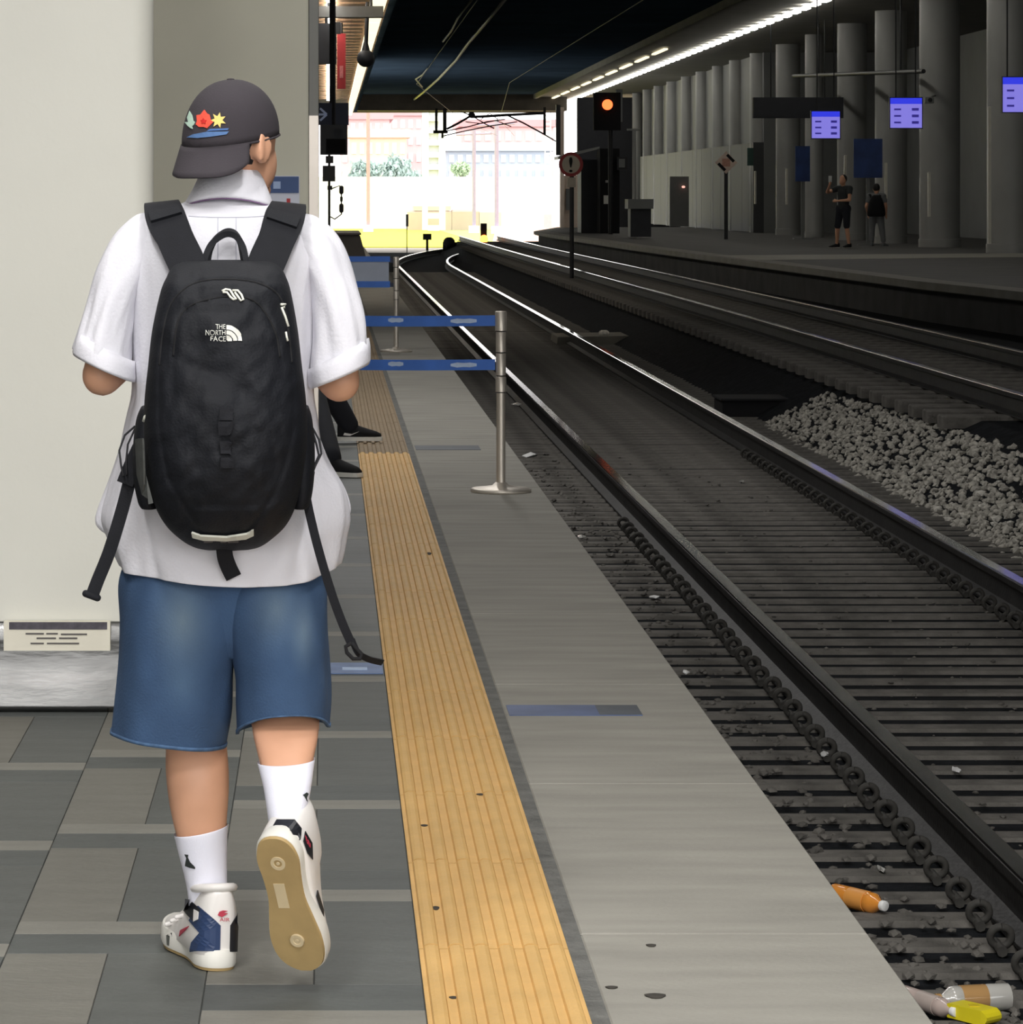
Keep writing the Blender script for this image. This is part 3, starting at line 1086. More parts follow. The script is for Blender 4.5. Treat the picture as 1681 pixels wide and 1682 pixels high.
# sleeves
SLV = {-1: [((268, 350), (262, 440), .070, 0.0), ((226, 357), (240, 470), .088, 0), ((188, 388), (226, 515), .090, -.008), ((160, 440), (219, 552), .086, -.018), ((141, 500), (216, 578), .082, -.028), ((128, 546), (216, 600), .080, -.036), ((122, 574), (217, 618), .079, -.04)],
       1: [((478, 350), (486, 440), .070, 0.0), ((520, 358), (505, 470), .088, 0), ((556, 390), (512, 520), .090, -.008), ((580, 440), (514, 558), .086, -.018), ((595, 500), (512, 590), .082, -.028), ((604, 552), (510, 614), .080, -.036), ((607, 586), (511, 631), .079, -.04)]}
for s, rows in SLV.items():
    flat = catmull([(a[0], a[1], b[0], b[1], c, d) for a, b, c, d in rows], 7)
    rings = []
    for i, (a, b_, c, d, bb, dy) in enumerate(flat):
        ring = rp((a, b_), (c, d), bb, dy, 56, 2.1)
        cen = sum(ring, Vector()) / len(ring)
        f = i / (len(flat) - 1)
        out = []
        for j, p in enumerate(ring):
            dd = (p - cen).normalized()
            t = 2 * PI * j / 56
            w = wrinkle(p, cen, .007 * (0.3 + f), 14, 5) + .004 * f * math.sin(t * 5 + 6 * f)
            w += .007 * noise.noise(Vector((math.cos(t) * 3.5 + f * 1.5, math.sin(t) * 3.5, f * 2.2 + 9 * s)))
            out.append(p + dd * w)
        rings.append(out)
    o = MB().loft(rings, cap0=True, cap1=False).build('sleeve', M_shirt, man, smooth='all')
    so_ = o.modifiers.new('cloth thickness', 'SOLIDIFY')
    so_.thickness = .003
    so_.offset = -1
    cu = []
    if s < 0:
        cuff = [((131, 546), (219, 592), .083, -.034), ((126, 560), (220, 606), .084, -.037), ((121, 576), (221, 622), .085, -.041), ((122, 581), (220, 627), .081, -.043)]
    else:
        cuff = [((604, 556), (507, 606), .083, -.034), ((607, 570), (508, 618), .084, -.037), ((608, 590), (509, 633), .085, -.041), ((606, 596), (511, 638), .081, -.043)]
    o = MB().loft([[p + (p - sum(r_, Vector()) / len(r_)).normalized() * wrinkle(p, p, .003, 14, 14) for p in r_] for r_ in [rp(a, b_, c, d, 56, 2.1) for a, b_, c, d in cuff]], cap0=False, cap1=False).build('rolled_cuff', M_shirt, man, smooth='all')
    so_ = o.modifiers.new('cloth thickness', 'SOLIDIFY')
    so_.thickness = .005
    so_.offset = 0
# collar with a purple line under its edge
cr = []
for v, l, r, b, dy, drop in ((276, 332, 427, .064, .015, 0), (290, 326, 434, .068, .012, 2), (308, 316, 442, .076, .008, 6), (326, 304, 450, .086, .004, 10), (331, 303, 452, .085, .003, 10)):
    ring = rp((l, v), (r, v + 4), b, dy, 48, 2.1)
    cen = sum(ring, Vector()) / 48
    cr.append([p + Vector((0, 0, .0013 * drop * (max(0, -math.sin(2 * PI * j / 48)) ** 2 * 1.3 - .55))) for j, p in enumerate(ring)])
o = MB().loft(cr, cap0=False, cap1=False).build('collar', M_shirt, man, smooth='all')
so_ = o.modifiers.new('cloth thickness', 'SOLIDIFY')
so_.thickness = .004
so_.offset = -1
co = o
lo_ring = [p + Vector((0, 0, -.0015)) for p in cr[-1]]
MB().path(lo_ring + [lo_ring[0]], .0016, 6).build('purple_piping', M_trimp, co, smooth='all')
# yoke seam and box pleat on the back
MB().path([ray(SHIRT_BVH, u, 357 + .0006 * (u - 372) ** 2 * -1)[0] + Vector((0, -.001, 0)) for u in range(310, 442, 6)], .0011, 6).build('yoke_seam', mat('seam_shadow', lin(205, 205, 216), .9, var=.02), man)
for u in (358, 388):
    MB().path([ray(SHIRT_BVH, u, v)[0] + Vector((0, -.001, 0)) for v in range(358, 432, 8)], .0012, 6).build('pleat_fold', MATS['seam_shadow'], man)

# ---------------- shorts
def shorts_ring(l, r, lv, rv, b, dy, n=64, arch=0.0):
    ring = rp((l, lv), (r, rv), b, dy, n, 2.3)
    cen = sum(ring, Vector()) / n
    out = []
    for j, p in enumerate(ring):
        a = 2 * PI * j / n
        d = p - cen
        d.z = 0
        d.normalize()
        w = wrinkle(p, cen, .007, 10, 2.5)
        out.append(p + d * w + Vector((0, 0, arch * max(0, -math.sin(a)) * .0012 * 1.0)))
    return out


shorts = []
MBp = MB().loft([shorts_ring(l, r, v, v, b, dy) for v, l, r, b, dy in catmull([(900, 212, 520, .096, 0), (935, 204, 528, .106, 0), (985, 204, 529, .108, .008), (1040, 216, 518, .095, .016), (1075, 232, 503, .07, .02)], 4)], cap0=True)
legL = MB().loft([shorts_ring(l, r, lv, rv, b, dy) for lv, rv, l, r, b, dy in catmull([(906, 906, 222, 356, .070, .006), (925, 927, 204, 384, .096, .004), (960, 965, 193, 394, .118, .002), (1020, 1025, 194, 396, .124, .004), (1090, 1100, 193, 384, .118, .012), (1150, 1165, 189, 378, .115, .022), (1203, 1226, 184, 367, .112, .03)], 6)], cap0=True, cap1=False)
legR = MB().loft([shorts_ring(l, r, lv, rv, b, dy, arch=36 * max(0, (lv - 1100) / 105) ** 1.5) for lv, rv, l, r, b, dy in catmull([(906, 906, 372, 510, .070, .006), (927, 925, 352, 528, .096, .004), (965, 960, 354, 537, .118, .002), (1025, 1020, 362, 539, .124, .004), (1100, 1090, 384, 543, .118, .004), (1155, 1145, 388, 545, .112, -.004), (1206, 1195, 391, 542, .108, -.012)], 6)], cap0=True, cap1=False)
so0 = MBp.build('shorts', M_denim, man, smooth='all')
SH_BVH = []
for lg in (legL, legR):
    o = lg.build('shorts_leg', M_denim, so0, smooth='all')
    so_ = o.modifiers.new('cloth thickness', 'SOLIDIFY')
    so_.thickness = .004
    so_.offset = -1
    hem = lg.v[-64:]
    up = lg.v[-128:-64]
    hb2 = MB()
    cen = sum(hem, Vector()) / 64
    r1 = [h + (h - cen).normalized() * .0025 for h in hem]
    r0 = [h.lerp(u_, .9) + (h - cen).normalized() * .0025 for h, u_ in zip(hem, up)]
    hb2.loft([r0, r1], False, False)
    q = hb2.build('hem_band', M_hem, so0, smooth='all')
    so_ = q.modifiers.new('cloth thickness', 'SOLIDIFY')
    so_.thickness = .003
bv = MBp.bvh()
drape([(233, 962), (312, 955), (311, 962), (236, 972)], bv, .002, .0015, 4).build('pocket_seam', mat('denim_dark', lin(46, 66, 92), .9, var=.2, scale=30), so0)

# denim wear: paler over the seat and thighs, deep blue at the outseams and inseam
nt2 = M_denim.node_tree
N2, L2 = nt2.nodes, nt2.links
bs2 = N2['Principled BSDF']
src_ = bs2.inputs['Base Color'].links[0].from_socket
geo = N2.new('ShaderNodeNewGeometry')
prev = src_
for (u, v, rx, rz, col, st2_) in ((300, 1020, .085, .16, lin(110, 130, 146), .55), (455, 1000, .08, .12, lin(106, 126, 144), .5), (500, 1040, .04, .10, lin(132, 156, 176), .45), (300, 1130, .07, .09, lin(90, 116, 142), .35)):
    c = P(u, v, -.12)
    mpn = N2.new('ShaderNodeMapping')
    mpn.vector_type = 'POINT'
    mpn.inputs['Location'].default_value = (-c.x / rx, -c.y / .12, -c.z / rz)
    mpn.inputs['Scale'].default_value = (1 / rx, 1 / .12, 1 / rz)
    L2.new(geo.outputs['Position'], mpn.inputs['Vector'])
    gr = N2.new('ShaderNodeTexGradient')
    gr.gradient_type = 'QUADRATIC_SPHERE'
    L2.new(mpn.outputs['Vector'], gr.inputs['Vector'])
    ml = N2.new('ShaderNodeMath')
    ml.operation = 'MULTIPLY'
    ml.inputs[1].default_value = st2_ * 1.6
    ml.use_clamp = True
    L2.new(gr.outputs['Fac'], ml.inputs[0])
    mx = N2.new('ShaderNodeMix')
    mx.data_type = 'RGBA'
    L2.new(ml.outputs[0], mx.inputs['Factor'])
    L2.new(prev, mx.inputs['A'])
    mx.inputs['B'].default_value = (*col, 1)
    prev = mx.outputs['Result']
L2.new(prev, bs2.inputs['Base Color'])

# ---------------- socks
skl = MB().loft([rp((l, lv), (r, rv), b, .05, 40, 2.0, 0) for lv, rv, l, r, b in catmull([(1371, 1354, 286, 374, .056), (1376, 1360, 287, 374, .057), (1405, 1400, 294, 373, .050), (1440, 1440, 303, 373, .044), (1475, 1478, 309, 373, .041), (1530, 1530, 310, 374, .043)], 4)], cap0=False)
o = skl.build('sock', M_sock, man, smooth='all')
skr = MB().loft([rp((l, lv), (r, rv), b, dy, 40, 2.0, 0) for lv, rv, l, r, b, dy in catmull([(1252, 1246, 423, 518, .063, -.128), (1258, 1252, 424, 517, .064, -.137), (1295, 1290, 433, 512, .055, -.183), (1335, 1335, 439, 506, .049, -.219), (1390, 1390, 446, 514, .050, -.235)], 4)], cap0=False)
o2 = skr.build('sock', M_sock, man, smooth='all')
M_mark2 = mat('sock_print', lin(40, 46, 44), .8, var=.1)
bl, br = skl.bvh(), skr.bvh()
for poly in ([(304, 1403), (310, 1404), (309, 1408), (313, 1416), (321, 1424), (321, 1427), (312, 1425), (305, 1422), (306, 1414), (307, 1409)],):
    drape(poly, bl, .001, .001, 1).build('sock_emblem', M_mark2, o)
drape([(497, 1306), (503, 1302), (506, 1304), (503, 1310), (504, 1317), (500, 1309)], br, .001, .001, 1).build('sock_emblem', M_mark2, o2)

# ---------------- cap worn backwards
CC = P(379, 212, 0.012)
capm = MB()
rings = []
NC = 64
for k in range(0, 15):
    t = k / 15 * PI / 2
    ring = []
    for j in range(NC):
        a = 2 * PI * j / NC
        q = hr * (.0915 * math.cos(a) * math.cos(t) ** .92) + hf * (.1065 * math.sin(a) * math.cos(t) ** .92)
        tiltz = .16 * q.dot(hf) + .02 * abs(q.dot(hr)) * (1 if q.dot(hr) > 0 else .2)
        h = -.022 + .120 * math.sin(t) ** .95
        seam = -.0012 * max(0, math.cos(6 * (a - .5))) ** 30
        ring.append(CC + q * (1 + seam * 10) + Vector((0, 0, h + tiltz * (1 - .6 * math.sin(t)))))
    rings.append(ring)
capm.loft(rings, cap0=False, cap1=True)
cap = capm.build('cap', M_cap, man, smooth='all')
so_ = cap.modifiers.new('cloth thickness', 'SOLIDIFY')
so_.thickness = .003
so_.offset = -1
MB().ellipsoid(rings[-1][0] * .5 + rings[-1][NC // 2] * .5 + Vector((0, 0, .0005)), .008, .008, .0025, 12, 8).build('top_button', M_cap, cap, smooth='all')
MB().path([p - Vector((0, 0, .001)) for p in rings[0]] + [rings[0][0]], .0022, 6).build('crown_band', M_cap, cap, smooth='all')
# brim
bm_rows = []
for i in range(7):
    f = i / 6
    row = []
    for j in range(33):
        s = (j - 16) / 16.0
        a = -PI / 2 + s * math.radians(62)
        base = hr * (.0915 * math.cos(a)) + hf * (.1065 * math.sin(a))
        tz = .16 * base.dot(hf) + .02 * abs(base.dot(hr)) * (1 if base.dot(hr) > 0 else .2) - .022
        outd = (hr * (.22 * math.cos(a) + .36) + hf * -.85).normalized()
        ln = .078 * (1 - .55 * abs(s) ** 3.5)
        q = base + outd * (ln * f * .66)
        z = tz - ln * f * .80 - .016 * f * s * s + .004 * f
        row.append(CC + q + Vector((0, 0, z)))
    bm_rows.append(row)
bmh = MB().loft(bm_rows, False, False, closed=False)
o = bmh.build('brim', M_cap, cap, smooth='all')
so_ = o.modifiers.new('board thickness', 'SOLIDIFY')
so_.thickness = .004
so_.offset = 0
# embroidery
cbv = capm.bvh()


def star(cx_, cy_, r, k, inner, ph=0.0, sx=1.0):
    return [(cx_ + sx * (r if i % 2 == 0 else r * inner) * math.sin(ph + PI * i / k), cy_ - (r if i % 2 == 0 else r * inner) * math.cos(ph + PI * i / k)) for i in range(2 * k)]


for nm, poly, col in (('mint_leaf', [(313, 183), (317, 190), (319, 199), (322, 201), (320, 205), (317, 208), (318, 212), (315, 211), (310, 207), (305, 201), (311, 201), (309, 194)], (178, 205, 188)),
                      ('red_leaf', [(337, 181), (341, 187), (345, 189), (347, 197), (351, 201), (346, 206), (341, 211), (335, 209), (328, 209), (323, 205), (325, 199), (324, 190), (330, 189)], (226, 82, 62)),
                      ('red_leaf_heart', star(336, 200, 5, 5, .6), (196, 36, 30)),
                      ('yellow_leaf', star(359, 198, 13, 7, .5, .2), (238, 208, 120)),
                      ('blue_stroke', [(308, 226), (318, 221), (340, 217), (376, 216), (372, 221), (345, 225), (325, 227)], (84, 118, 166)),
                      ('blue_stroke', [(340, 216), (346, 212), (376, 211), (374, 214), (350, 215)], (74, 110, 166))):
    off = .003 if 'heart' in nm else .0015
    drape(poly, cbv, off, .0012, 2).build(nm, mat('thread_%d_%d' % (col[0], col[1]), lin(*col), .8, var=.08, scale=60), cap)

# ---------------- shoes
SOLE = [(0.0, .006), (.003, .017), (.010, .027), (.024, .036), (.05, .041), (.09, .037), (.13, .036), (.17, .043), (.21, .050), (.245, .049), (.272, .041), (.290, .027), (.300, .010)]


def sole_outline(scale=1.0, k=4):
    pts = catmull(SOLE, k)
    left = [(-w * scale - .006 * math.sin(yy / .3 * PI) * 0, yy) for yy, w in pts]
    right = [(w * scale, yy) for yy, w in pts]
    cy = .15
    return [(x, cy + (yy - cy) * (1 - (1 - scale) * .35)) for x, yy in left] + [(x, cy + (yy - cy) * (1 - (1 - scale) * .35)) for x, yy in reversed(right)]


def make_shoe(T, parent, foot, collar=True):
    """T maps shoe space (x across, y heel to toe, z up) to the world"""
    def tr_(pts):
        return [T @ Vector(p) for p in pts]
    root = MB()
    o_ = sole_outline(1.0)
    rise = lambda yy: .016 * max(0, (yy - .2) / .1) ** 2
    lay = []
    for z, s in ((.006, 1.0), (.012, 1.04), (.034, 1.03), (.041, .98)):
        lay.append(tr_([(x, yy, z + rise(yy)) for x, yy in sole_outline(s)]))
    mid = MB().loft(lay)
    shoe = mid.build('shoe', M_midsole, parent, smooth=True)
    shoe['label'] = foot
    osl = MB().loft([tr_([(x, yy, z + rise(yy)) for x, yy in sole_outline(s)]) for z, s in ((0, .95), (.007, .985))])
    osl.build('outsole', M_outsole, shoe, smooth=True)
    # pivot circles and the pale patch under the arch
    for (cx_, cy_, R_) in ((0, .055, .0145), (.002, .222, .0135)):
        zb = -.0012 + rise(cy_)
        pd = MB().loft([tr_([(cx_ + rr * math.cos(2 * PI * j / 24), cy_ + rr * math.sin(2 * PI * j / 24), z) for j in range(24)]) for z, rr in ((zb + .004, R_), (zb, R_ * .96), (zb, R_ * .55), (zb + .0015, R_ * .5), (zb + .0015, R_ * .25), (zb, R_ * .2))])
        pd.build('pivot_circle', M_pod, shoe, smooth=True)
    MB().loft([tr_([(-.018, .098, z), (.003, .098, z), (.003, .150, z), (-.018, .150, z)]) for z in (.003, -.001)]).build('arch_patch', M_pod, shoe)
    # upper: arches from heel to toe
    rows = catmull([(.006, .020, .030, .150), (.012, .031, .030, .156), (.03, .041, .030, .158), (.06, .046, .030, .152), (.10, .046, .030, .146), (.14, .043, .030, .122), (.18, .044, .030, .094), (.22, .047, .032, .074), (.255, .043, .036, .064), (.28, .032, .042, .058), (.292, .016, .046, .054)], 4)
    rings = []
    for yy, w, z0, z1 in rows:
        ring = []
        for j in range(25):
            a = PI * j / 24
            pw = .45 if yy < .12 else .8
            x = w * math.copysign(abs(math.cos(a)) ** pw, math.cos(a))
            taper = 1 - (.06 * math.sin(a) ** 2 if yy < .13 else 0)
            ring.append((x * taper, yy, z0 + (z1 - z0) * math.sin(a) ** .75))
        ring += [(-w * .9, yy, z0 - .004), (w * .9, yy, z0 - .004)]
        rings.append(tr_(ring))
    up = MB().loft(rings)
    u_o = up.build('upper', M_leather, shoe, smooth='all')
    # padded collar
    cpts = []
    for j in range(25):
        a = 2 * PI * j / 24
        cpts.append((.038 * math.cos(a), .070 + .058 * math.sin(a), .150 - .010 * max(0, math.sin(a)) + .012 * max(0, -math.sin(a))))
    if collar:
        MB().path(tr_(cpts), .0085, 8).build('padded_collar', M_leather, shoe, smooth='all')
    return shoe, up.bvh(), osl.bvh(), mid.bvh()


def basis(toe, upv, org):
    y_ = Vector(toe).normalized()
    z_ = Vector(upv)
    z_ = (z_ - y_ * z_.dot(y_)).normalized()
    x_ = y_.cross(z_)
    return Matrix.Translation(org) @ Matrix((x_, y_, z_)).transposed().to_4x4()


# planted foot: heel to the camera, toe out to the left
yawL = math.radians(19)
heelL = at(363, 1594, D - .035)
TL_ = basis((-math.sin(yawL), math.cos(yawL), .0), (0.04, 0, 1), (heelL.x, heelL.y, .0008))
shoeL, bvL, _, mvL = make_shoe(TL_, man, 'planted shoe, navy and white with tan outsole')
for nm, poly, m_ in (('navy_side_panel', [(312, 1512), (327, 1488), (350, 1508), (362, 1520), (361, 1562), (313, 1562), (316, 1548), (329, 1532)], M_navyl),
                     ('black_heel_panel', [(378, 1520), (391, 1498), (389, 1530), (388, 1563), (377, 1563)], M_blackl),
                     ('black_ankle_strap', [(304, 1476), (313, 1478), (331, 1494), (326, 1512), (318, 1512), (303, 1496)], M_blackl),
                     ('white_strap_tip', [(322, 1494), (329, 1498), (328, 1510), (321, 1514)], M_leather),
                     ('dark_toe_panel', [(273, 1536), (284, 1532), (287, 1556), (274, 1552)], mat('olive_black', lin(52, 54, 48), .5, var=.1)),
                     ('red_swoosh', [(296, 1538), (298, 1528), (302, 1526), (312, 1521), (303, 1531)], M_redl)):
    drape(poly, bvL, .0012 if 'tip' not in nm else .0035, .0018, 3).build(nm, m_, shoeL)
drape([(357, 1503), (360, 1497), (366, 1495), (374, 1496), (367, 1499), (374, 1500), (364, 1506)], bvL, .002, .001, 2).build('red_heel_emblem', M_redl, shoeL)
text_on('AIR', (360, 1507, 377, 1513), bvL, off=.003).build('heel_lettering', M_redl, shoeL)
for (u, v) in ((283, 1520), (292, 1514), (300, 1508)):
    h = ray(bvL, u, v)
    if h[0] is not None:
        MB().capsule(h[0] + Vector((-.012, 0, .002)), h[0] + Vector((.012, .01, .006)), .0045, n=8).build('lace', M_leather, shoeL, smooth='all')

# lifted foot: sole faces the camera, toe down
toe = P(502, 1616, -.22) - P(447, 1378, -.34)
heelR = P(447, 1376, -.335)
TR_ = basis(toe, (.34, 1.0, .15), heelR)
sc_ = toe.length / .300
TR_ = TR_ @ Matrix.Scale(min(1.05, sc_), 4)
shoeR, bvR, boR, mvR = make_shoe(TR_, man, 'lifted shoe showing its tan sole with two circles', collar=False)
for nm, poly, m_ in (('black_heel_panel', [(447, 1362), (455, 1348), (484, 1348), (494, 1362), (490, 1405), (478, 1382), (470, 1368)], M_blackl),
                     ('black_side_panel', [(500, 1366), (511, 1385), (512, 1412), (504, 1402), (497, 1382)], M_blackl),
                     ('red_swoosh', [(499, 1372), (508, 1386), (508, 1394), (501, 1384)], M_redl),
                     ('dark_toe_panel', [(520, 1462), (530, 1495), (530, 1510), (518, 1472)], M_blackl)):
    drape(poly, bvR, .0015, .0018, 2).build(nm, m_, shoeR)
MB().capsule(P(514, 1424, -.19), P(516, 1428, -.17), .010, .008).build('lace', M_leather, shoeR, smooth='all')

# ------------------------------------------------------------------ backpack
pack = thing('backpack', P(372, 903, -.25), 'black backpack with white logo worn by the walking person', 'backpack')
PK = [(427, 318, 432, .03), (430, 300, 446, .06), (438, 284, 460, .085), (455, 274, 470, .108), (480, 264, 478, .125), (540, 251, 489, .142), (600, 244, 496, .152), (660, 238, 503, .158), (720, 238, 505, .158), (780, 243, 498, .152), (830, 256, 486, .138), (862, 274, 470, .115), (885, 298, 446, .085), (897, 318, 428, .055), (902, 334, 412, .025)]
ARCH = [[(262, 600), (268, 545), (282, 498), (318, 466), (376, 459), (430, 467), (462, 492), (474, 545), (480, 600)],
        [(285, 585), (292, 530), (312, 503), (352, 490), (392, 487), (425, 500), (452, 545), (460, 590)],
        [(276, 785), (300, 828), (330, 872)], [(462, 785), (440, 828), (408, 872)], [(322, 831), (418, 829)],
        [(262, 600), (262, 700), (276, 785)], [(480, 600), (482, 700), (462, 785)], [(300, 505), (318, 512), (345, 506), (392, 508)]]


ARCH = [catmull(l_, 5) for l_ in ARCH]


def pdist(u, v, line):
    best = 1e9
    for (a, b), (c, d) in zip(line, line[1:]):
        dx, dy_ = c - a, d - b
        t = max(0, min(1, ((u - a) * dx + (v - b) * dy_) / (dx * dx + dy_ * dy_)))
        best = min(best, math.hypot(u - a - t * dx, v - b - t * dy_))
    return best


rings = []
rows = catmull(PK, 9)
NP = 150
for v, l, r, b in rows:
    cy = -.115 - b
    ring = rp((l, v), (r, v), b, cy, NP, 2.7)
    out = []
    for j, p in enumerate(ring):
        a = 2 * PI * j / NP
        front = max(0, -math.sin(a))
        if front > .15:
            k = F / p.y
            u = CX + p.x * k
            vv_ = CY + (EYE - p.z) * k
            g = 0
            for i, line in enumerate(ARCH):
                dd = pdist(u, vv_, line)
                g -= (.0075 if i < 2 else .005) * math.exp(-(dd / 3.2) ** 2)
            # soft pocket bulges and slack folds
            g += .012 * math.exp(-((u - 372) / 90) ** 2 - ((vv_ - 545) / 60) ** 2)
            g += .010 * math.exp(-((u - 372) / 80) ** 2 - ((vv_ - 740) / 90) ** 2)
            fold = noise.noise(Vector((u * .022 + vv_ * .006, vv_ * .016 - u * .006, 2.0)))
            g += .011 * fold + .006 * noise.noise(Vector((u * .045 + vv_ * .03, vv_ * .04, 7))) + .004 * noise.noise(Vector((u * .09, vv_ * .06 + u * .03, 3)))
            dl = abs((vv_ - 630) - (u - 372) * .55)
            g -= .006 * math.exp(-(dl / 14) ** 2) * math.exp(-((u - 330) / 70) ** 2)
            p = p + Vector((0, -g * front, 0))
        out.append(p)
    rings.append(out)
pm = MB().loft(rings)
pbody = pm.build('pack_body', M_pack, pack, smooth='all')
pbv = pm.bvh()
# zips along the arches
for line in ARCH[:2]:
    pts = []
    for i in range(len(line) - 1):
        for s in range(2):
            u = line[i][0] + (line[i + 1][0] - line[i][0]) * s / 2
            v = line[i][1] + (line[i + 1][1] - line[i][1]) * s / 2
            h = ray(pbv, u, v)
            if h[0] is not None:
                pts.append(h[0] + Vector((0, -.0005, 0)))
    MB().path(pts, .0022, 6).build('zip', M_blackm, pbody, smooth='all')
# logo
M_logo = mat('logo_white', lin(224, 224, 216), .7, var=.04)
for s, rc in (('THE', (354, 533.5, 370.5, 540.5)), ('NORTH', (339, 542.5, 370.5, 550.5)), ('FACE', (347, 552.5, 370.5, 560.5))):
    text_on(s, rc, pbv, off=.0025).build('logo_lettering', M_logo, pbody)
for r0, r1 in ((19, 26), (11, 17.5), (2, 9.5)):
    arc = [(372 + r1 * math.sin(PI / 2 * k / 10), 560.5 - r1 * math.cos(PI / 2 * k / 10)) for k in range(11)] + [(372 + r0 * math.sin(PI / 2 * k / 10), 560.5 - r0 * math.cos(PI / 2 * k / 10)) for k in range(10, -1, -1)]
    drape(arc, pbv, .0015, .001, 0).build('logo_arc', M_logo, pbody)
# reflective handle strip at the bottom and print under it
drape([(317, 870), (330, 875), (372, 877), (404, 872), (418, 866), (417, 874), (404, 880), (372, 883), (335, 882), (319, 878)], pbv, .004, .004, 3).build('reflective_strip', M_silver, pbody)
for u0, u1 in ((335, 350), (362, 372), (374, 392)):
    drape([(u0, 887), (u1, 886.5), (u1, 889), (u0, 889.5)], pbv, .002, .001, 0).build('small_print', M_ink, pbody)
# lashing loops
for v0, v1 in ((672, 690), (692, 714), (724, 748), (752, 766)):
    drape([(360, v0), (381, v0), (381, v1), (360, v1)], pbv, .005, .005, 2).build('lash_tab', M_strapm, pbody)
# zip pulls
def pull(pts, r=.0022):
    q = []
    for u, v in pts:
        h = ray(pbv, u, v)
        if h[0] is not None:
            q.append(h[0] + Vector((0, -.005, 0)))
    MB().path(q, r, 8).build('zip_pull', M_silver, pbody, smooth='all')


pull([(365, 478), (371, 475), (378, 476), (384, 486), (388, 491), (384, 492), (379, 488), (373, 480), (366, 480)])
pull([(382, 477), (391, 477), (397, 484), (400, 492), (396, 494), (392, 488), (386, 480)])
pull([(462, 500), (469, 500), (467, 505), (463, 505), (469, 520), (474, 536)], .0024)
pull([(470, 545), (471, 552), (473, 560)], .002)
# side pockets, mesh, bottle loop
for s in (-1, 1):
    rows = [(668, 0), (690, 8), (740, 13), (790, 11), (822, 5), (832, 0)]
    rg = []
    for v, e in catmull(rows, 4):
        if s < 0:
            rg.append(rp((232 - e, v), (262, v), .07 + e * .002, -.20, 28, 2.4))
        else:
            rg.append(rp((480, v), (507 + e * .8, v), .07 + e * .002, -.20, 28, 2.4))
    MB().loft(rg).build('side_pocket', M_pack, pack, smooth='all')
drape([(237, 722), (252, 718), (254, 770), (252, 826), (244, 828), (240, 780)], pm.bvh(), .02, .004, 2).build('mesh_panel', M_mesh, pack)
MB().path([P(236, 692, -.33), P(238, 685, -.335), P(244, 680, -.34), P(256, 679.5, -.345)], .003, 8).build('bottle_loop', M_silver, pack, smooth='all')
for pts in ([(222, 700), (205, 715), (196, 740), (199, 765), (203, 782)], [(222, 704), (210, 730), (207, 760), (208, 780)],
            [(512, 700), (524, 722), (528, 745), (518, 765), (513, 778)], [(512, 704), (520, 730), (524, 748), (514, 772)]):
    MB().path([P(u, v, -.19 - .01 * i) for i, (u, v) in enumerate(pts)], .0022, 6).build('elastic_cord', M_cord, pack, smooth='all')
MB().capsule(P(513, 776, -.24), P(512, 782, -.24), .005).build('cord_toggle', M_cord, pack, smooth='all')
# shoulder straps over the shoulders and down the front
for s in (-1, 1):
    if s < 0:
        cl_ = [(316, 452, -.20), (303, 424, -.175), (288, 392, -.145), (274, 362, -.112), (268, 344, -.075), (266, 337, -.03), (266, 340, .03), (262, 366, .09), (256, 420, .13), (252, 500, .145), (246, 600, .14), (236, 700, .10)]
        w = [(26, 12), (27, 13), (27, 12), (31, 9), (30, 4), (28, 3), (28, 3), (26, 2), (25, 0), (24, 0), (20, 0), (14, 0)]
        sg_ = 1
    else:
        cl_ = [(430, 452, -.20), (441, 424, -.175), (455, 392, -.145), (466, 362, -.112), (472, 346, -.075), (474, 339, -.03), (474, 342, .03), (478, 366, .09), (484, 420, .13), (488, 500, .145), (494, 600, .14), (502, 700, .10)]
        w = [(26, -12), (27, -13), (27, -12), (31, -9), (30, -4), (28, -3), (28, -3), (26, -2), (25, 0), (24, 0), (20, 0), (14, 0)]
        sg_ = 1
    rows = catmull([(a, b, c, d, e) for (a, b, c), (d, e) in zip(cl_, w)], 6)
    pts = [P(a, b, c) for a, b, c, d, e in rows]
    sides = [Vector((d * D / F, 0, e * D / F)) for a, b, c, d, e in rows]
    MB().ribbon(pts, sides, .014).build('shoulder_strap', M_strapm, pack, smooth=True)
    i0 = 18 if s < 0 else 16
    MB().ribbon([p + Vector((0, -.009, .006)) for p in pts[i0:i0 + 5]], [q * .8 for q in sides[i0:i0 + 5]], .006).build('strap_pad', M_pack, pack, smooth=True)
# grab handle
hp = catmull([(338, 442, -.19), (341, 418, -.175), (350, 398, -.16), (364, 386, -.15), (376, 382, -.148), (388, 387, -.15), (397, 402, -.16), (401, 420, -.175), (405, 442, -.19)], 4)
MB().ribbon([P(*q) for q in hp], [Vector((0, .006 + .010 * math.sin(PI * i / (len(hp) - 1)), .004)).normalized() * .012 + Vector((.004 * math.cos(PI * i / (len(hp) - 1)), 0, 0)) for i in range(len(hp))], .012).build('grab_handle', M_strapm, pack, smooth=True)
# hanging straps
def hang(pts, w, nm='hanging_strap', th=.003, m_=None):
    rows = catmull(pts, 5)
    q = [P(*r_) for r_ in rows]
    sd = []
    for i in range(len(q)):
        t = (q[min(i + 1, len(q) - 1)] - q[max(i - 1, 0)]).normalized()
        s_ = Vector((t.z, 0, -t.x))
        s_ = s_.normalized() if s_.length > .05 else Vector((1, 0, 0))
        sd.append(s_ * w)
    return MB().ribbon(q, sd, th).build(nm, m_ or M_strapm, pack, smooth=True)


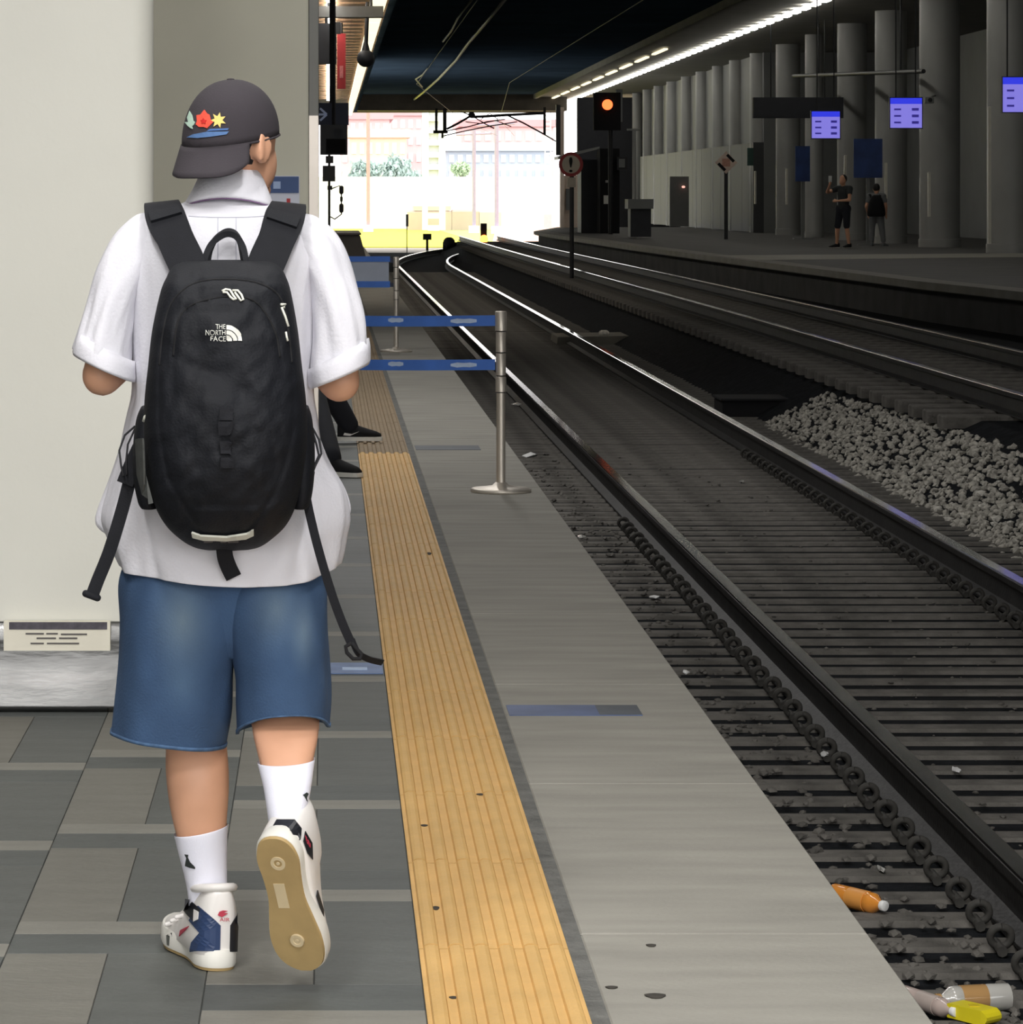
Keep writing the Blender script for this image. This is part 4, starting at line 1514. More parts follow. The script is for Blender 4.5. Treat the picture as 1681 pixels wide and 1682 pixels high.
hang([(224, 745, -.19), (213, 790, -.2), (200, 840, -.21), (180, 905, -.215), (160, 955, -.215), (150, 982, -.215)], .0125, th=.004)
hang([(231, 735, -.2), (217, 765, -.205), (205, 795, -.21)], .016, 'strap_buckle_end', .006)
MB().capsule(P(141, 975, -.215), P(160, 982, -.215), .007, n=10).build('strap_end_fold', M_strapm, pack, smooth='all')
hang([(500, 795, -.2), (508, 840, -.21), (524, 905, -.215), (545, 975, -.215), (562, 1022, -.21), (577, 1056, -.205)], .0085, th=.004)
hang([(578, 1050, -.205), (588, 1072, -.20), (604, 1082, -.17), (618, 1086, -.12), (628, 1088, -.08)], .006, th=.004)
MB().path([P(578, 1056, -.21), P(568, 1062, -.21), P(570, 1072, -.212), P(580, 1082, -.212), P(592, 1082, -.21), P(594, 1074, -.208), P(584, 1064, -.208), P(578, 1056, -.21)], .004, 8).build('strap_buckle', M_blackm, pack, smooth='all')
hang([(368, 896, -.2), (370, 915, -.19), (376, 932, -.175), (384, 948, -.165)], .0155, th=.004)
# ------------------------------------------------------------------ belt posts
def belt_post(x, yy, label):
    t = thing('belt_post', (x, yy, 0), label, 'belt post', 'chrome posts of the belt barrier')
    n = 40
    MB().loft([[Vector((x + r * math.cos(2 * PI * j / n), yy + r * math.sin(2 * PI * j / n), z)) for j in range(n)] for z, r in ((0, .155), (.012, .157), (.020, .150), (.026, .10), (.034, .045), (.05, .028))]).build('base', M_chrome, t, smooth='all')
    MB().tube((x, yy, .04), (x, yy, .51), .0235, n=24).build('pole', M_chrome, t, smooth=True)
    for z0, z1, r in ((.515, .595, .028), (.60, .715, .026), (.72, .825, .026), (.83, .93, .030)):
        MB().loft([[Vector((x + rr * math.cos(2 * PI * j / 24), yy + rr * math.sin(2 * PI * j / 24), z)) for j in range(24)] for z, rr in ((z0, r), (z1 - .004, r), (z1, r - .004))]).build('sleeve_ring', M_chrome, t, smooth=True)
    for z in (.512, .5975, .7175, .8275):
        MB().tube((x, yy, z - .006), (x, yy, z + .006), .0225, n=24).build('dark_groove', M_blackm, t)
    return t


px, py = (823 - CX) * 17.55 / F, 17.55
belt_post(px, py, 'nearer chrome belt post standing on the concrete platform edge')
belt_post(-.72, 17.9, 'belt post hidden behind the walking person')
px2, py2 = (651 - CX) * 33.4 / F, 33.4
belt_post(px2, py2, 'farther chrome belt post beside the blue edged barrier panel')


def belt(z0, z1, label):
    t = thing('barrier_belt', (px - .3, py, z0 - .03), label, 'barrier belt', 'blue barrier belts')
    pts = []
    for k in range(21):
        f = k / 20
        pts.append(Vector((px - .03 + (-.70 - px + .03) * f, py + .35 * f, z0 + (z1 - z0) * f - .035 * math.sin(PI * f) * .4)))
    MB().ribbon(pts, Vector((0, 0, .0275)), .003).build('webbing', M_blue, t)
    for c, w, zo in ((.06, .085, 0), (.30, .05, .006), (.50, .08, 0), (.60, .05, -.004)):
        q = [p + Vector((0, -.0025, zo)) for p in pts]
        i = c * 20
        a = q[int(i)].lerp(q[int(i) + 1], i - int(i))
        i2 = (c + w) * 20
        b = q[int(i2)].lerp(q[min(20, int(i2) + 1)], i2 - int(i2))
        prt = [a.lerp(b, s / 4) for s in range(5)]
        MB().ribbon(prt, [Vector((0, 0, h)) for h in (.007, .012, .010, .013, .006)], .001).build('printed_emblem', M_bluep, t)


belt(.882, .895, 'upper blue belt stretched from the nearer chrome post')
belt(.655, .668, 'lower blue belt stretched from the nearer chrome post')
# barrier panel at the second post
t = thing('barrier_banner', (px2 - .2, py2, .6), 'pale barrier panel with blue edges at the farther chrome post', 'barrier panel')
a, b = at(560, 473, py2), at(639, 424, py2)
MB().box((a.x, py2 - .006, a.z), (b.x, py2 + .006, b.z)).build('panel', mat('panel_grey', lin(168, 176, 192), .6, var=.06), t)
bxp(556, 421, 641, 430, py2 - .012, .024).build('blue_edge', M_blue, t)
bxp(556, 462, 641, 472, py2 - .012, .024).build('blue_edge', M_blue, t)
MB().box((b.x, py2 - .004, at(0, 428, py2).z - .02), (px2 - .02, py2 + .004, at(0, 428, py2).z + .02)).build('belt_end', M_navy, t)
MB().box((b.x, py2 - .004, at(0, 468, py2).z - .02), (px2 - .02, py2 + .004, at(0, 468, py2).z + .02)).build('belt_end', M_navy, t)

# ------------------------------------------------------------------ generic dressed figures
def figure(label, J, cols, hair=True, group=None, shoes=True, bag=None, vox=.012, k=1.0):
    """J: joints in world space; cols: top, bottoms, skin, shoe materials"""
    base = Vector(((J['la'].x + J['ra'].x) / 2, (J['la'].y + J['ra'].y) / 2, min(J['la'].z, J['ra'].z) - .08))
    t = thing('person', base, label, 'person', group)
    b = MB()
    pel, chest, neck, head = J['pelvis'], J['chest'], J['neck'], J['head']
    b.capsule(pel, chest, .105 * k, .115 * k)
    b.capsule(chest, neck, .08 * k, .05 * k)
    b.capsule(neck, head, .05 * k, .055 * k)
    b.ellipsoid(head + Vector((0, 0, .03)), .075, .092, .112)
    fd = J['face']
    b.ellipsoid(head + fd * .09 + Vector((0, 0, .01)), .014, .018, .02)
    b.ellipsoid(head + fd * .045 + Vector((0, 0, -.03)), .055, .055, .06)
    sdv = Vector((fd.y, -fd.x, 0))
    for s in (-1, 1):
        b.ellipsoid(head + sdv * (s * .078) + Vector((0, 0, .01)), .012, .018, .03)
    for s in 'lr':
        b.capsule(J[s + 's'], J[s + 'e'], .05 * k, .04 * k)
        b.capsule(J[s + 'e'], J[s + 'w'], .04 * k, .027 * k)
        dh = (J[s + 'w'] - J[s + 'e']).normalized()
        a1, b1 = frame(dh)
        b.capsule(J[s + 'w'], J[s + 'w'] + dh * .07, .03, .032, 10)
        for q in (-.026, -.009, .009, .026):
            b.capsule(J[s + 'w'] + dh * .07 + a1 * q, J[s + 'w'] + dh * .13 + a1 * q + b1 * .02, .011, .009, 8)
        b.capsule(J[s + 'w'] + dh * .03 + a1 * .03, J[s + 'w'] + dh * .08 + a1 * .055, .012, .01, 8)
        b.capsule(J[s + 'h'], J[s + 'k'], .078 * k, .055 * k)
        b.capsule(J[s + 'k'], J[s + 'k'].lerp(J[s + 'a'], .3), .052 * k, .054 * k)
        b.capsule(J[s + 'k'].lerp(J[s + 'a'], .3), J[s + 'a'], .054 * k, .036 * k)
    b.build('body', cols[2], t, remesh=vox, smooth_it=2)
    c = MB()
    c.capsule(pel + Vector((0, 0, .02)), chest, .125 * k, .14 * k)
    c.capsule(chest, neck - Vector((0, 0, .05)), .11 * k, .07 * k)
    c.capsule(J['ls'], J['rs'], .075 * k, .075 * k)
    for s in 'lr':
        c.capsule(J[s + 's'], J[s + 's'].lerp(J[s + 'e'], cols[4]), .068 * k, .06 * k)
    c.build('shirt', cols[0], t, remesh=vox, smooth_it=3)
    c = MB()
    c.capsule(J['lh'], J['rh'], .11 * k, .11 * k)
    for s in 'lr':
        c.capsule(J[s + 'h'], J[s + 'k'], .098 * k, .075 * k)
        if cols[5] > 0:
            c.capsule(J[s + 'k'], J[s + 'k'].lerp(J[s + 'a'], cols[5]), .075 * k, .062 * k)
    c.build('trousers', cols[1], t, remesh=vox, smooth_it=3)
    h = MB()
    h.ellipsoid(head + Vector((0, 0, .05)) - fd * .02, .083, .092, .098)
    h.build('hair', M_hair, t, smooth='all')
    for s in 'lr':
        A, dr = J[s + 'a'], J[s + 'f']
        m = MB()
        sd_ = Vector((dr.y, -dr.x, 0))
        z0 = A.z - .085
        rows = []
        for q, w, hh in ((-.07, .022, .10), (-.05, .034, .115), (.0, .038, .11), (.06, .042, .08), (.12, .047, .06), (.17, .040, .045), (.2, .018, .03)):
            cc = A + dr * q
            ring = []
            for j in range(16):
                an = 2 * PI * j / 16
                ring.append(Vector((cc.x, cc.y, z0)) + sd_ * (w * math.cos(an)) + Vector((0, 0, hh * .5 + hh * .5 * math.sin(an))))
            rows.append(ring)
        m.loft(rows)
        so1 = m.build('shoe', cols[3], t, smooth='all')
        ms = MB()
        rr = [[Vector((A.x, A.y, z0 + dz)) + dr * (-.078 + .285 * .5 * (1 - math.cos(PI * j / 10))) + sd_ * (sg * (.012 + .037 * math.sin(PI * j / 10) ** .7)) for sg, j in [(1, j) for j in range(11)] + [(-1, j) for j in range(10, -1, -1)]] for dz in (-.012, .012)]
        ms.loft(rr)
        ms.build('shoe_sole', M_midsole, so1)
    return t


M_blk = mat('black_cloth', lin(22, 24, 32), .9, var=.15)
M_grysock = mat('grey_sock', lin(92, 92, 94), .9, var=.1, scale=30)
V = Vector
# seated person whose legs show beside the backpack
bx, by = 0.02, 20.4
sh1 = at(585, 721, 21.0)
J = dict(pelvis=V((-.52, 20.6, .52)), chest=V((-.56, 20.6, .92)), neck=V((-.55, 20.6, 1.10)), head=V((-.53, 20.6, 1.22)), face=V((1, 0, 0)),
         ls=V((-.55, 20.78, 1.02)), le=V((-.42, 20.84, .74)), lw=V((-.20, 20.78, .62)), rs=V((-.55, 20.42, 1.02)), re=V((-.42, 20.36, .74)), rw=V((-.20, 20.42, .62)),
         lh=V((-.50, 20.72, .5)), lk=V((-.08, 20.95, .50)), la=V((.135, 21.0, .115)), lf=V((1, .02, 0)),
         rh=V((-.50, 20.46, .5)), rk=V((-.10, 19.35, .47)), ra=V((.02, 18.55, .10)), rf=V((.80, -.60, 0)))
seat = figure('person in black trousers and black shoes sitting behind the walking person', J, (M_blk, M_blk, M_skin, M_blackm, .45, 1.0))
sw = MB().prism([at(564, 715, 20.955), at(575, 716, 20.955), at(590, 709, 20.955), at(578, 713, 20.955), at(566, 711, 20.955)], (0, .004, 0)).build('white_swoosh', M_leather, seat)
MB().capsule(V((.093, 21.0, .19)), V((.128, 21.0, .10)), .052, .047).build('sock', M_grysock, seat, smooth='all')
# bench under them
t = thing('bench', (-.6, 20.6, 0), 'grey platform bench hidden behind the walking person', 'bench')
MB().box((-.78, 19.8, .36), (-.34, 21.4, .405), .01).build('seat', M_steel, t)
MB().box((-.80, 19.8, .45), (-.76, 21.4, .85)).build('backrest', M_steel, t)
for yy in (20.0, 21.2):
    MB().box((-.74, yy - .03, 0), (-.38, yy + .03, .36)).build('leg', M_black, t)
    MB().box((-.80, yy - .02, .34), (-.76, yy + .02, .5)).build('bracket', M_black, t)

# far platform people
def stand(x, yy, z, h, fd, pose):
    s = h / 1.70
    sd = V((fd.y, -fd.x, 0))
    o = V((x, yy, z))

    def q(a, f, zz):
        return o + sd * (a * s) + fd * (f * s) + V((0, 0, zz * s))
    d = dict(pelvis=q(0, 0, .93), chest=q(0, 0, 1.25), neck=q(0, 0, 1.42), head=q(0, .02, 1.54), face=fd,
             ls=q(-.19, 0, 1.36), rs=q(.19, 0, 1.36), lh=q(-.09, 0, .90), rh=q(.09, 0, .90),
             lk=q(-.12, .03, .5), rk=q(.14, .04, .5), la=q(-.13, -.04, .085), ra=q(.2, .0, .085), lf=fd, rf=(fd + sd * .4).normalized(),
             le=q(-.27, -.03, 1.08), lw=q(-.24, .1, .86), re=q(.27, -.02, 1.08), rw=q(.25, .1, .86))
    for k_, v_ in pose.items():
        d[k_] = q(*v_)
    return d


M_drk = mat('dark_tee', lin(52, 56, 58), .9, var=.1)
M_drk2 = mat('dark_shorts', lin(34, 36, 44), .9, var=.1)
M_skd = MATS['skin']
Yp = 76.7
pp = at(1386, 407, Yp)
J = stand(pp.x, Yp, ZP, 1.66, V((-.75, -.66, 0)).normalized(), {'re': (.30, .22, 1.28), 'rw': (.12, .34, 1.46), 'le': (-.28, .12, 1.10), 'lw': (-.08, .3, 1.08)})
figure('person in dark shirt and shorts standing on the far platform raising a phone', J, (M_drk, M_drk2, M_skd, M_blackm, .4, 0), vox=.02)
ph = MB().box((J['rw'].x - .04, J['rw'].y - .10, J['rw'].z + .05), (J['rw'].x + .03, J['rw'].y - .09, J['rw'].z + .19)).build('phone', mat('phone_pale', lin(190, 192, 190), .3, var=.05))
tag(ph, 'pale phone held up by the person in shorts on the far platform', 'phone')
Yq = 79.5
pq = at(1440, 404, Yq)
J = stand(pq.x, Yq, ZP, 1.45, V((.3, .95, 0)).normalized(), {})
M_pale = mat('pale_cloth', lin(116, 118, 120), .9, var=.08)
figure('person in pale clothes with a black backpack on the far platform', J, (M_pale, M_pale, M_skd, M_pale, .5, .85), vox=.02)
t = thing('backpack', J['chest'] + V((0, -.3, -.3)), 'black backpack on the back of the pale dressed far person', 'backpack')
c = J['chest'] + V((-.04, -.23, -.10))
MB().loft([ell(c + V((0, 0, dz)), V((w, 0, 0)), V((0, dpt, 0)), 20, 2.8) for dz, w, dpt in catmull([(-.28, .16, .05), (-.24, .21, .10), (-.05, .19, .12), (.15, .13, .10), (.22, .06, .05)], 3)]).build('pack_body', M_blackm, t, smooth='all')
for s in (-1, 1):
    MB().ribbon([c + V((s * .1, .08, .16)), c + V((s * .12, .16, .24)), c + V((s * .13, .30, .20)), c + V((s * .13, .34, .0))], V((.025, 0, 0)), .01).build('shoulder_strap', M_blackm, t)

# ------------------------------------------------------------------ screens, signs and fittings of the far platform
M_scr = mat('screen_panel', lin(150, 140, 255), .4, var=.04, scale=3, emit=.62, ecol=lin(150, 142, 255))
M_scrh = mat('screen_header', lin(50, 60, 240), .4, var=.04, emit=.75, ecol=lin(52, 62, 240))
M_scrt = mat('screen_text', lin(70, 60, 190), .4, var=.04, emit=.25, ecol=lin(80, 66, 200))
for (u0, v0, u1, v1, lb) in ((1334, 183, 1380, 227, 'blue information screen nearest the dark hanging sign box'), (1463, 161, 1515, 210, 'blue information screen between the two others above the far platform'), (1648, 127, 1703, 184, 'blue information screen at the right edge of the photo')):
    Y = F * 10.6 / ((u0 + u1) / 2 - CX)
    tlt = 6
    t = thing('information_screen', at((u0 + u1) / 2, v1, Y), lb, 'screen', 'blue screens over the far platform')
    W = u1 - u0
    H_ = v1 - v0
    bxp(u0 - 1.5, v0 - 1.5, u1 + 1.5, v1 + 1.5, Y + .004, .10).build('housing', M_black, t)
    bxp(u0, v0 + H_ * .2, u1, v1, Y - .004, .006).build('panel', M_scr, t)
    bxp(u0, v0, u1, v0 + H_ * .2, Y - .004, .006).build('header', M_scrh, t)
    for fr in (.38, .60, .82):
        bxp(u0 + W * .12, v0 + H_ * (fr - .03), u0 + W * .34, v0 + H_ * (fr + .03), Y - .006, .002).build('text_line', M_scrt, t)
        bxp(u0 + W * .68, v0 + H_ * (fr - .045), u0 + W * .90, v0 + H_ * (fr + .045), Y - .006, .002).build('text_line', M_scrt, t)
    for s in (-.18, .18):
        c = at((u0 + u1) / 2, v0, Y)
        MB().tube((c.x + s, Y + .05, c.z), (c.x + s, Y + .05, ZS), .012, n=8).build('hanger_rod', M_black, t)


def slab_thing(name, u0, v0, u1, v1, Y, d, m, label, cat, hang=None):
    t = thing(name, at((u0 + u1) / 2, v1, Y), label, cat)
    bxp(u0, v0, u1, v1, Y, d).build('board', m, t)
    a = at((u0 + u1) / 2, (v0 + v1) / 2, Y)
    bxp(u0 + 2, v0 + 2, u1 - 2, v1 - 2, Y - .01, .012).build('face', m, t)
    if hang:
        for f in (.2, .8):
            c = at(u0 + (u1 - u0) * f, v0, Y)
            MB().tube((c.x, Y + d / 2, c.z), (c.x, Y + d / 2, hang), .015, n=8).build('hanger_rod', M_black, t)
    return t


M_boxd = mat('dark_sign_box', lin(40, 42, 48), .6, var=.1)
slab_thing('sign_box', 1238, 160, 1386, 194, 88.0, .25, M_boxd, 'long dark sign box hanging over the far platform', 'sign box', ZS)
M_bposter = mat('blue_poster', lin(42, 66, 120), .6, var=.25, scale=3)
slab_thing('wall_poster', 1307, 240, 1331, 298, 92.0, .05, M_bposter, 'narrow blue poster left of the person in shorts', 'poster')
slab_thing('wall_poster', 1403, 228, 1450, 292, 81.0, .05, M_bposter, 'wide blue poster right of the person in shorts', 'poster')
for (u0, v0, u1, v1, Y) in ((1307, 300, 1331, 372, 92.1), (1405, 294, 1448, 392, 81.1)):
    t = thing('poster_stand', at((u0 + u1) / 2, v1, Y), 'grey stand under the %s blue poster' % ('narrow' if u0 < 1400 else 'wide'), 'stand')
    c = at((u0 + u1) / 2, v0, Y)
    MB().box((c.x - .04, Y, ZP), (c.x + .04, Y + .05, c.z + .1)).build('post', M_far, t)
    MB().box((c.x - .25, Y - .12, ZP), (c.x + .25, Y + .16, ZP + .03)).build('foot', M_far, t)
slab_thing('wall_sign', 1228, 243, 1238, 272, 104.0, .05, mat('green_sign', lin(44, 74, 66), .6, var=.1), 'small green sign on the far wall above the diamond sign post', 'sign')
# conduit bars between the near columns
t = thing('conduit_bar', at(1420, 125, 82), 'thin dark conduit bar across the columns above the screens', 'conduit')
MB().tube(at(1310, 125, 93) + V((-.1, 0, 0)), at(1525, 117, 76) + V((-.1, 0, 0)), .05, n=10).build('bar', M_black, t, smooth=True)
for u, v, Y in ((1345, 123.7, 90), (1480, 118.7, 79)):
    c = at(u, v, Y)
    MB().tube(c, (c.x, c.y, ZS), .02, n=8).build('hanger_rod', M_black, t)
# pale strips on columns: bright reflections put into colour and shape
for i, (u, v0, v1, Y) in enumerate(((1241, 281, 335, 103), (1293, 277, 336, 96), (1389, 255, 292, 86), (1456, 267, 326, 80), (1527, 283, 356, 74), (1626, 175, 400, 66))):
    c0, c1 = at(u, v0, Y), at(u + 2, v1, Y)
    o = MB().box((c0.x - .03, Y - .02, c1.z), (c0.x + .03, Y + .04, c0.z), .01).build('highlight_strip', mat('highlight_pale', lin(205, 203, 190), .4, var=.06))
    tag(o, ['pale vertical highlight by the green wall sign', 'pale vertical highlight left of the narrow blue poster', 'pale vertical highlight behind the raised phone', 'pale vertical highlight right of the wide blue poster', 'pale vertical highlight on the wide column right of the black backpack', 'tall pale highlight on the column at the right edge'][i], 'highlight strip', 'pale highlights on the far columns', 'structure')
# security camera
t = thing('security_camera', at(1530, 172, 76.6), 'small pale security camera on a column near the middle screen', 'camera')
c = at(1526, 164, 76.6)
MB().box((c.x - .11, c.y - .18, c.z - .08), (c.x + .09, c.y + .12, c.z + .06), .02).build('housing', M_far, t)
MB().tube((c.x, c.y - .2, c.z - .01), (c.x, c.y - .17, c.z - .01), .05, n=14).build('lens', M_black, t)
MB().tube((c.x + .05, c.y, c.z + .06), (c.x + .35, c.y + .9, c.z + .14), .02, n=8).build('bracket', M_far, t)
# diamond sign
t = thing('diamond_sign', V((at(1200, 388, 92).x, 92, ZP)), 'diamond shaped warning sign on a dark post on the far platform', 'sign')
c = at(1193, 267, 92)
pr = at(1200, 388, 92)
MB().box((c.x - .05, 92, ZP), (c.x + .05, 92.08, c.z)).build('post', M_black, t)
R_ = 18.5 * 92 / F
MB().prism([c + V((R_, -.03, 0)), c + V((0, -.03, R_)), c + V((-R_, -.03, 0)), c + V((0, -.03, -R_))], (0, .025, 0)).build('plate', mat('sign_pinkwhite', lin(226, 206, 190), .6, var=.06), t)
for a, b in (((.1, .85), (.85, .1)), ((-.85, -.1), (-.1, -.85))):
    p0, p1 = c + V((R_ * a[0] * .82, -.034, R_ * a[1] * .82)), c + V((R_ * b[0] * .82, -.034, R_ * b[1] * .82))
    MB().ribbon([p0, p1], V((.028, 0, .028)), .008).build('dark_band', M_blackm, t)
MB().prism([c + V((R_ * .5 * math.cos(a_), -.036, R_ * .5 * math.sin(a_))) for a_ in [PI / 4 + PI / 2 * k for k in range(4)]], (0, .008, 0)).build('centre_mark', mat('sign_salmon', lin(200, 150, 130), .6, var=.2, scale=30), t)
# round sign on a black post between the tracks
Ys = 70.0
c = at(938, 270, Ys)
t = thing('round_sign', V((c.x, Ys, -.2)), 'round red edged sign on a black post between the tracks', 'sign')
MB().tube((c.x + .02, Ys + .02, -.25), (c.x + .02, Ys + .02, c.z), .045, n=12).build('post', M_black, t, smooth=True)
R_ = 20 * Ys / F
MB().tube(c + V((0, -.04, 0)), c + V((0, -.02, 0)), R_, n=40).build('red_disc', mat('sign_red', lin(150, 52, 52), .6, var=.08), t)
MB().tube(c + V((0, -.052, 0)), c + V((0, -.042, 0)), R_ * .74, n=40).build('white_disc', mat('sign_dull_white', lin(176, 166, 150), .6, var=.06), t)
text_on('!', (935, 258, 941, 283), None, Ys - .056).build('mark', M_blackm, t)
MB().box((c.x - .07, Ys - .03, c.z - R_ - .22), (c.x + .1, Ys + .05, c.z - R_ - .02)).build('bracket', mat('sign_dull_white', (1, 1, 1)), t)

# signal with a red light
Yg = 104.0
t = thing('rail_signal', at(1000, 382, Yg), 'tall railway signal showing a red light by the dark cabinet', 'signal')
bxp(976, 152, 1020, 214, Yg, .35).build('head', M_blackm, t)
bxp(1013, 147, 1023, 200, Yg + .1, .3).build('side_shade', M_far, t)
c = at(998, 172, Yg)
MB().tube(c + V((0, -.05, 0)), c + V((0, .02, 0)), .16, n=24).build('red_lens', mat('signal_red', (1, .18, .05), .4, var=0, emit=3.2, ecol=(1, .12, .03)), t)
MB().torus(c + V((0, -.08, 0)), .20, .035, (0, 1, 0), 24, 8, PI, 0).build('hood', M_blackm, t, smooth='all')
cm = at(1004, 214, Yg)
MB().tube((cm.x, Yg + .2, ZP), (cm.x, Yg + .2, cm.z), .07, n=10).build('mast', M_black, t, smooth=True)
# dark cabinet with pale sloped roof
t = thing('equipment_booth', at(975, 375, 108), 'dark equipment booth with a pale sloped roof near the bright opening', 'booth')
a, b = at(955, 374, 108), at(986, 262, 108)
MB().box((a.x, 108, ZP), (b.x, 109.6, b.z)).build('side_body', M_boxd, t)
a, b = at(986, 372, 106.5), at(1018, 244, 106.5)
MB().box((a.x, 106.5, ZP), (b.x, 107.7, b.z)).build('front_body', M_blackm, t)
a, b = at(916, 257, 107.5), at(984, 241, 107.5)
MB().add([(a.x, 107.2, a.z), (b.x, 107.2, b.z), (b.x, 109, b.z), (a.x, 109, a.z), (a.x, 107.2, a.z - .1), (b.x, 107.2, b.z - .07), (b.x, 109, b.z - .07), (a.x, 109, a.z - .1)],
         [(0, 1, 2, 3), (7, 6, 5, 4), (0, 4, 5, 1), (1, 5, 6, 2), (2, 6, 7, 3), (3, 7, 4, 0)]).build('roof', M_farcol, t)
bxp(992, 321, 1000, 335, 106.46, .03).build('notice', mat('notice_white', lin(230, 230, 224), .5, var=.03), t)
bxp(995, 296, 1004, 300, 106.46, .03).build('handle', M_farcol, t)
bxp(1014, 258, 1031, 279, 106.3, .3).build('display_box', M_black, t)
bxp(1017, 261, 1027, 275, 106.28, .02).build('display_face', M_far, t)
# pale end pillar of the far platform
t = thing('end_pillar', at(933, 374, 126), 'pinkish pale pillar at the far platform end behind the round sign', 'pillar', kind='structure')
bxp(921, 176, 927, 374, 126, .4).build('pale_jamb', mat('pinkish_pale', lin(226, 208, 192), .7, var=.05), t)
bxp(927, 288, 949, 374, 126.2, .5).build('pale_panel', mat('pinkish_pale', (1, 1, 1)), t)
bxp(930, 310, 939, 345, 126.1, .1).build('grey_box', M_far, t)
bxp(949, 160, 1012, 374, 128, .4).build('dark_wall', M_boxd, t)
MB().box((11.7, 152, -.5), (18, 152.4, ZS - .15)).build('end_wall', M_boxd, t)  # dark end wall, carried on out of sight to block daylight
bxp(914, 172, 921, 255, 125.6, .3).build('dark_post', M_black, t)
# planter-like bin with a thin pole
t = thing('platform_bin', at(1052, 388, 94), 'dark grey block bin with a pale lid on the far platform', 'bin')
bxp(1036, 343, 1070, 389, 94, .8).build('body', M_boxd, t)
bxp(1032, 327, 1074, 343, 93.9, 1.0).build('lid', M_far, t)
t = thing('thin_pole', at(1043, 327, 95.5), 'thin pale pole rising behind the block bin', 'pole')
MB().tube(V((at(1043, 0, 95.5).x, 95.5, ZP)), at(1042, 214, 95.5), .05, n=10).build('pole', M_farcol, t)
MB().tube(at(1030, 213, 95.5), at(1052, 213, 95.5), .03, n=8).build('crossbar', M_farcol, t)
o = MB().ellipsoid(at(1123, 307, 113.2), .06, .06, .04, 10, 8).build('indicator_lamp', mat('small_red_lamp', (1, .5, .4), .5, var=0, emit=1.2))
tag(o, 'tiny red indicator lamp on the far wall', 'lamp')
dr = MB()
bxp(1101, 290, 1132, 372, 113.3, .2, dr)
o = dr.build('door_1', mat('far_door', lin(120, 121, 120), .6, var=.05))
tag(o, kind='structure')

# ------------------------------------------------------------------ ceiling clutter above the near platform
def hangbox(name, u0, v0, u1, v1, Y, d, m, label, cat, parts=()):
    t = thing(name, at((u0 + u1) / 2, v1, Y), label, cat)
    bxp(u0, v0, u1, v1, Y, d).build('casing', m, t)
    c = at((u0 + u1) / 2, v0, Y)
    MB().tube((c.x, Y + d / 2, c.z), (c.x, Y + d / 2, Z_CEIL), .025, n=8).build('hanger_rod', M_black, t)
    for nm, (a, b, c_, d_), m2 in parts:
        bxp(a, b, c_, d_, Y - .012, .014).build(nm, m2, t)
    return t


hangbox('loudspeaker_box', 520, 38, 553, 104, 52, .4, M_boxd, 'dark box hanging under the slatted ceiling left of the red banner', 'box', (('ledge', (548, 36, 560, 56), M_black),))
hangbox('hanging_banner', 554, 55, 568, 146, 56, .05, M_red, 'narrow red banner hanging under the slatted ceiling', 'banner', (('pale_mark', (558, 108, 564, 128), mat('banner_pink', lin(206, 120, 120), .6, var=.2, scale=30)),))
t = hangbox('direction_sign', 516, 169, 573, 205, 46, .2, M_navy, 'dark blue hanging sign with a white arrow', 'sign')
Ya = 45.96
M_arw = mat('arrow_white', lin(170, 180, 205), .6, var=.04, emit=.12, ecol=lin(170, 180, 205))
a0, a1 = at(519, 188, Ya), at(536, 188, Ya)
MB().ribbon([a0, a1], V((0, 0, .014)), .01).build('arrow_shaft', M_arw, t)
for v_ in (178, 198):
    MB().ribbon([at(526, v_, Ya), at(537, 188, Ya)], V((.008, 0, .012)) if v_ < 188 else V((-.008, 0, .012)), .01).build('arrow_head', M_arw, t)
hangbox('control_box', 526, 205, 571, 254, 45, .3, M_black, 'black control box under the arrow sign', 'box', (('panel', (548, 212, 562, 226), M_boxd), ('lower_door', (536, 228, 568, 252), M_blackm)))
t = thing('hanging_camera', at(601, 112, 50), 'round dark dome camera on a rod under the ceiling edge', 'camera')
c = at(601, 96, 50)
MB().ellipsoid(c, .13, .13, .13, 20, 12).build('dome', M_boxd, t, smooth='all')
MB().tube((c.x, 50, c.z + .1), (c.x + .03, 50, Z_CEIL), .03, n=8).build('rod', M_black, t)
MB().tube(c + V((0, 0, .08)), c + V((0, 0, .24)), .07, .03, n=12).build('neck', M_black, t)
t = thing('service_duct', at(570, 32, 49), 'grey duct across the slatted ceiling at the top of the photo', 'duct')
a, b = at(515, 28, 49), at(630, 10, 49)
MB().box((a.x, 49, a.z), (b.x, 49.3, b.z)).build('duct', mat('duct_grey', lin(110, 110, 108), .6, var=.1), t)
for u in (540, 610):
    c = at(u, 10, 49.15)
    MB().tube((c.x, 49.15, c.z), (c.x, 49.15, Z_CEIL), .02, n=8).build('hanger', M_black, t)
# slim equipment mast at the far end of the near platform
t = thing('equipment_mast', at(542, 400, 60), 'thin dark mast with small boxes in the bright gap beside the olive pillar', 'mast')
cx_ = at(541, 0, 60).x
MB().tube((cx_, 60, 0), (cx_, 60, at(0, 250, 60).z), .022, n=8).build('pole', M_black, t)
for u0, v0, u1, v1 in ((530, 272, 551, 298), (535, 256, 548, 268), (538, 305, 546, 312)):
    bxp(u0, v0, u1, v1, 59.9, .2).build('box', M_black, t)
MB().path([at(545, 310, 60), at(558, 305, 60), at(561, 320, 60), at(561, 352, 60), at(550, 360, 60), at(543, 356, 60)], .012, 6).build('cable', M_black, t)
for v0, v1, r in ((306, 318, 5), (323, 331, 3), (335, 349, 5)):
    c0, c1 = at(561, v0, 60), at(561, v1, 60)
    MB().capsule(c0.lerp(c1, .2), c0.lerp(c1, .8), r * .008).build('pendant', M_black, t)
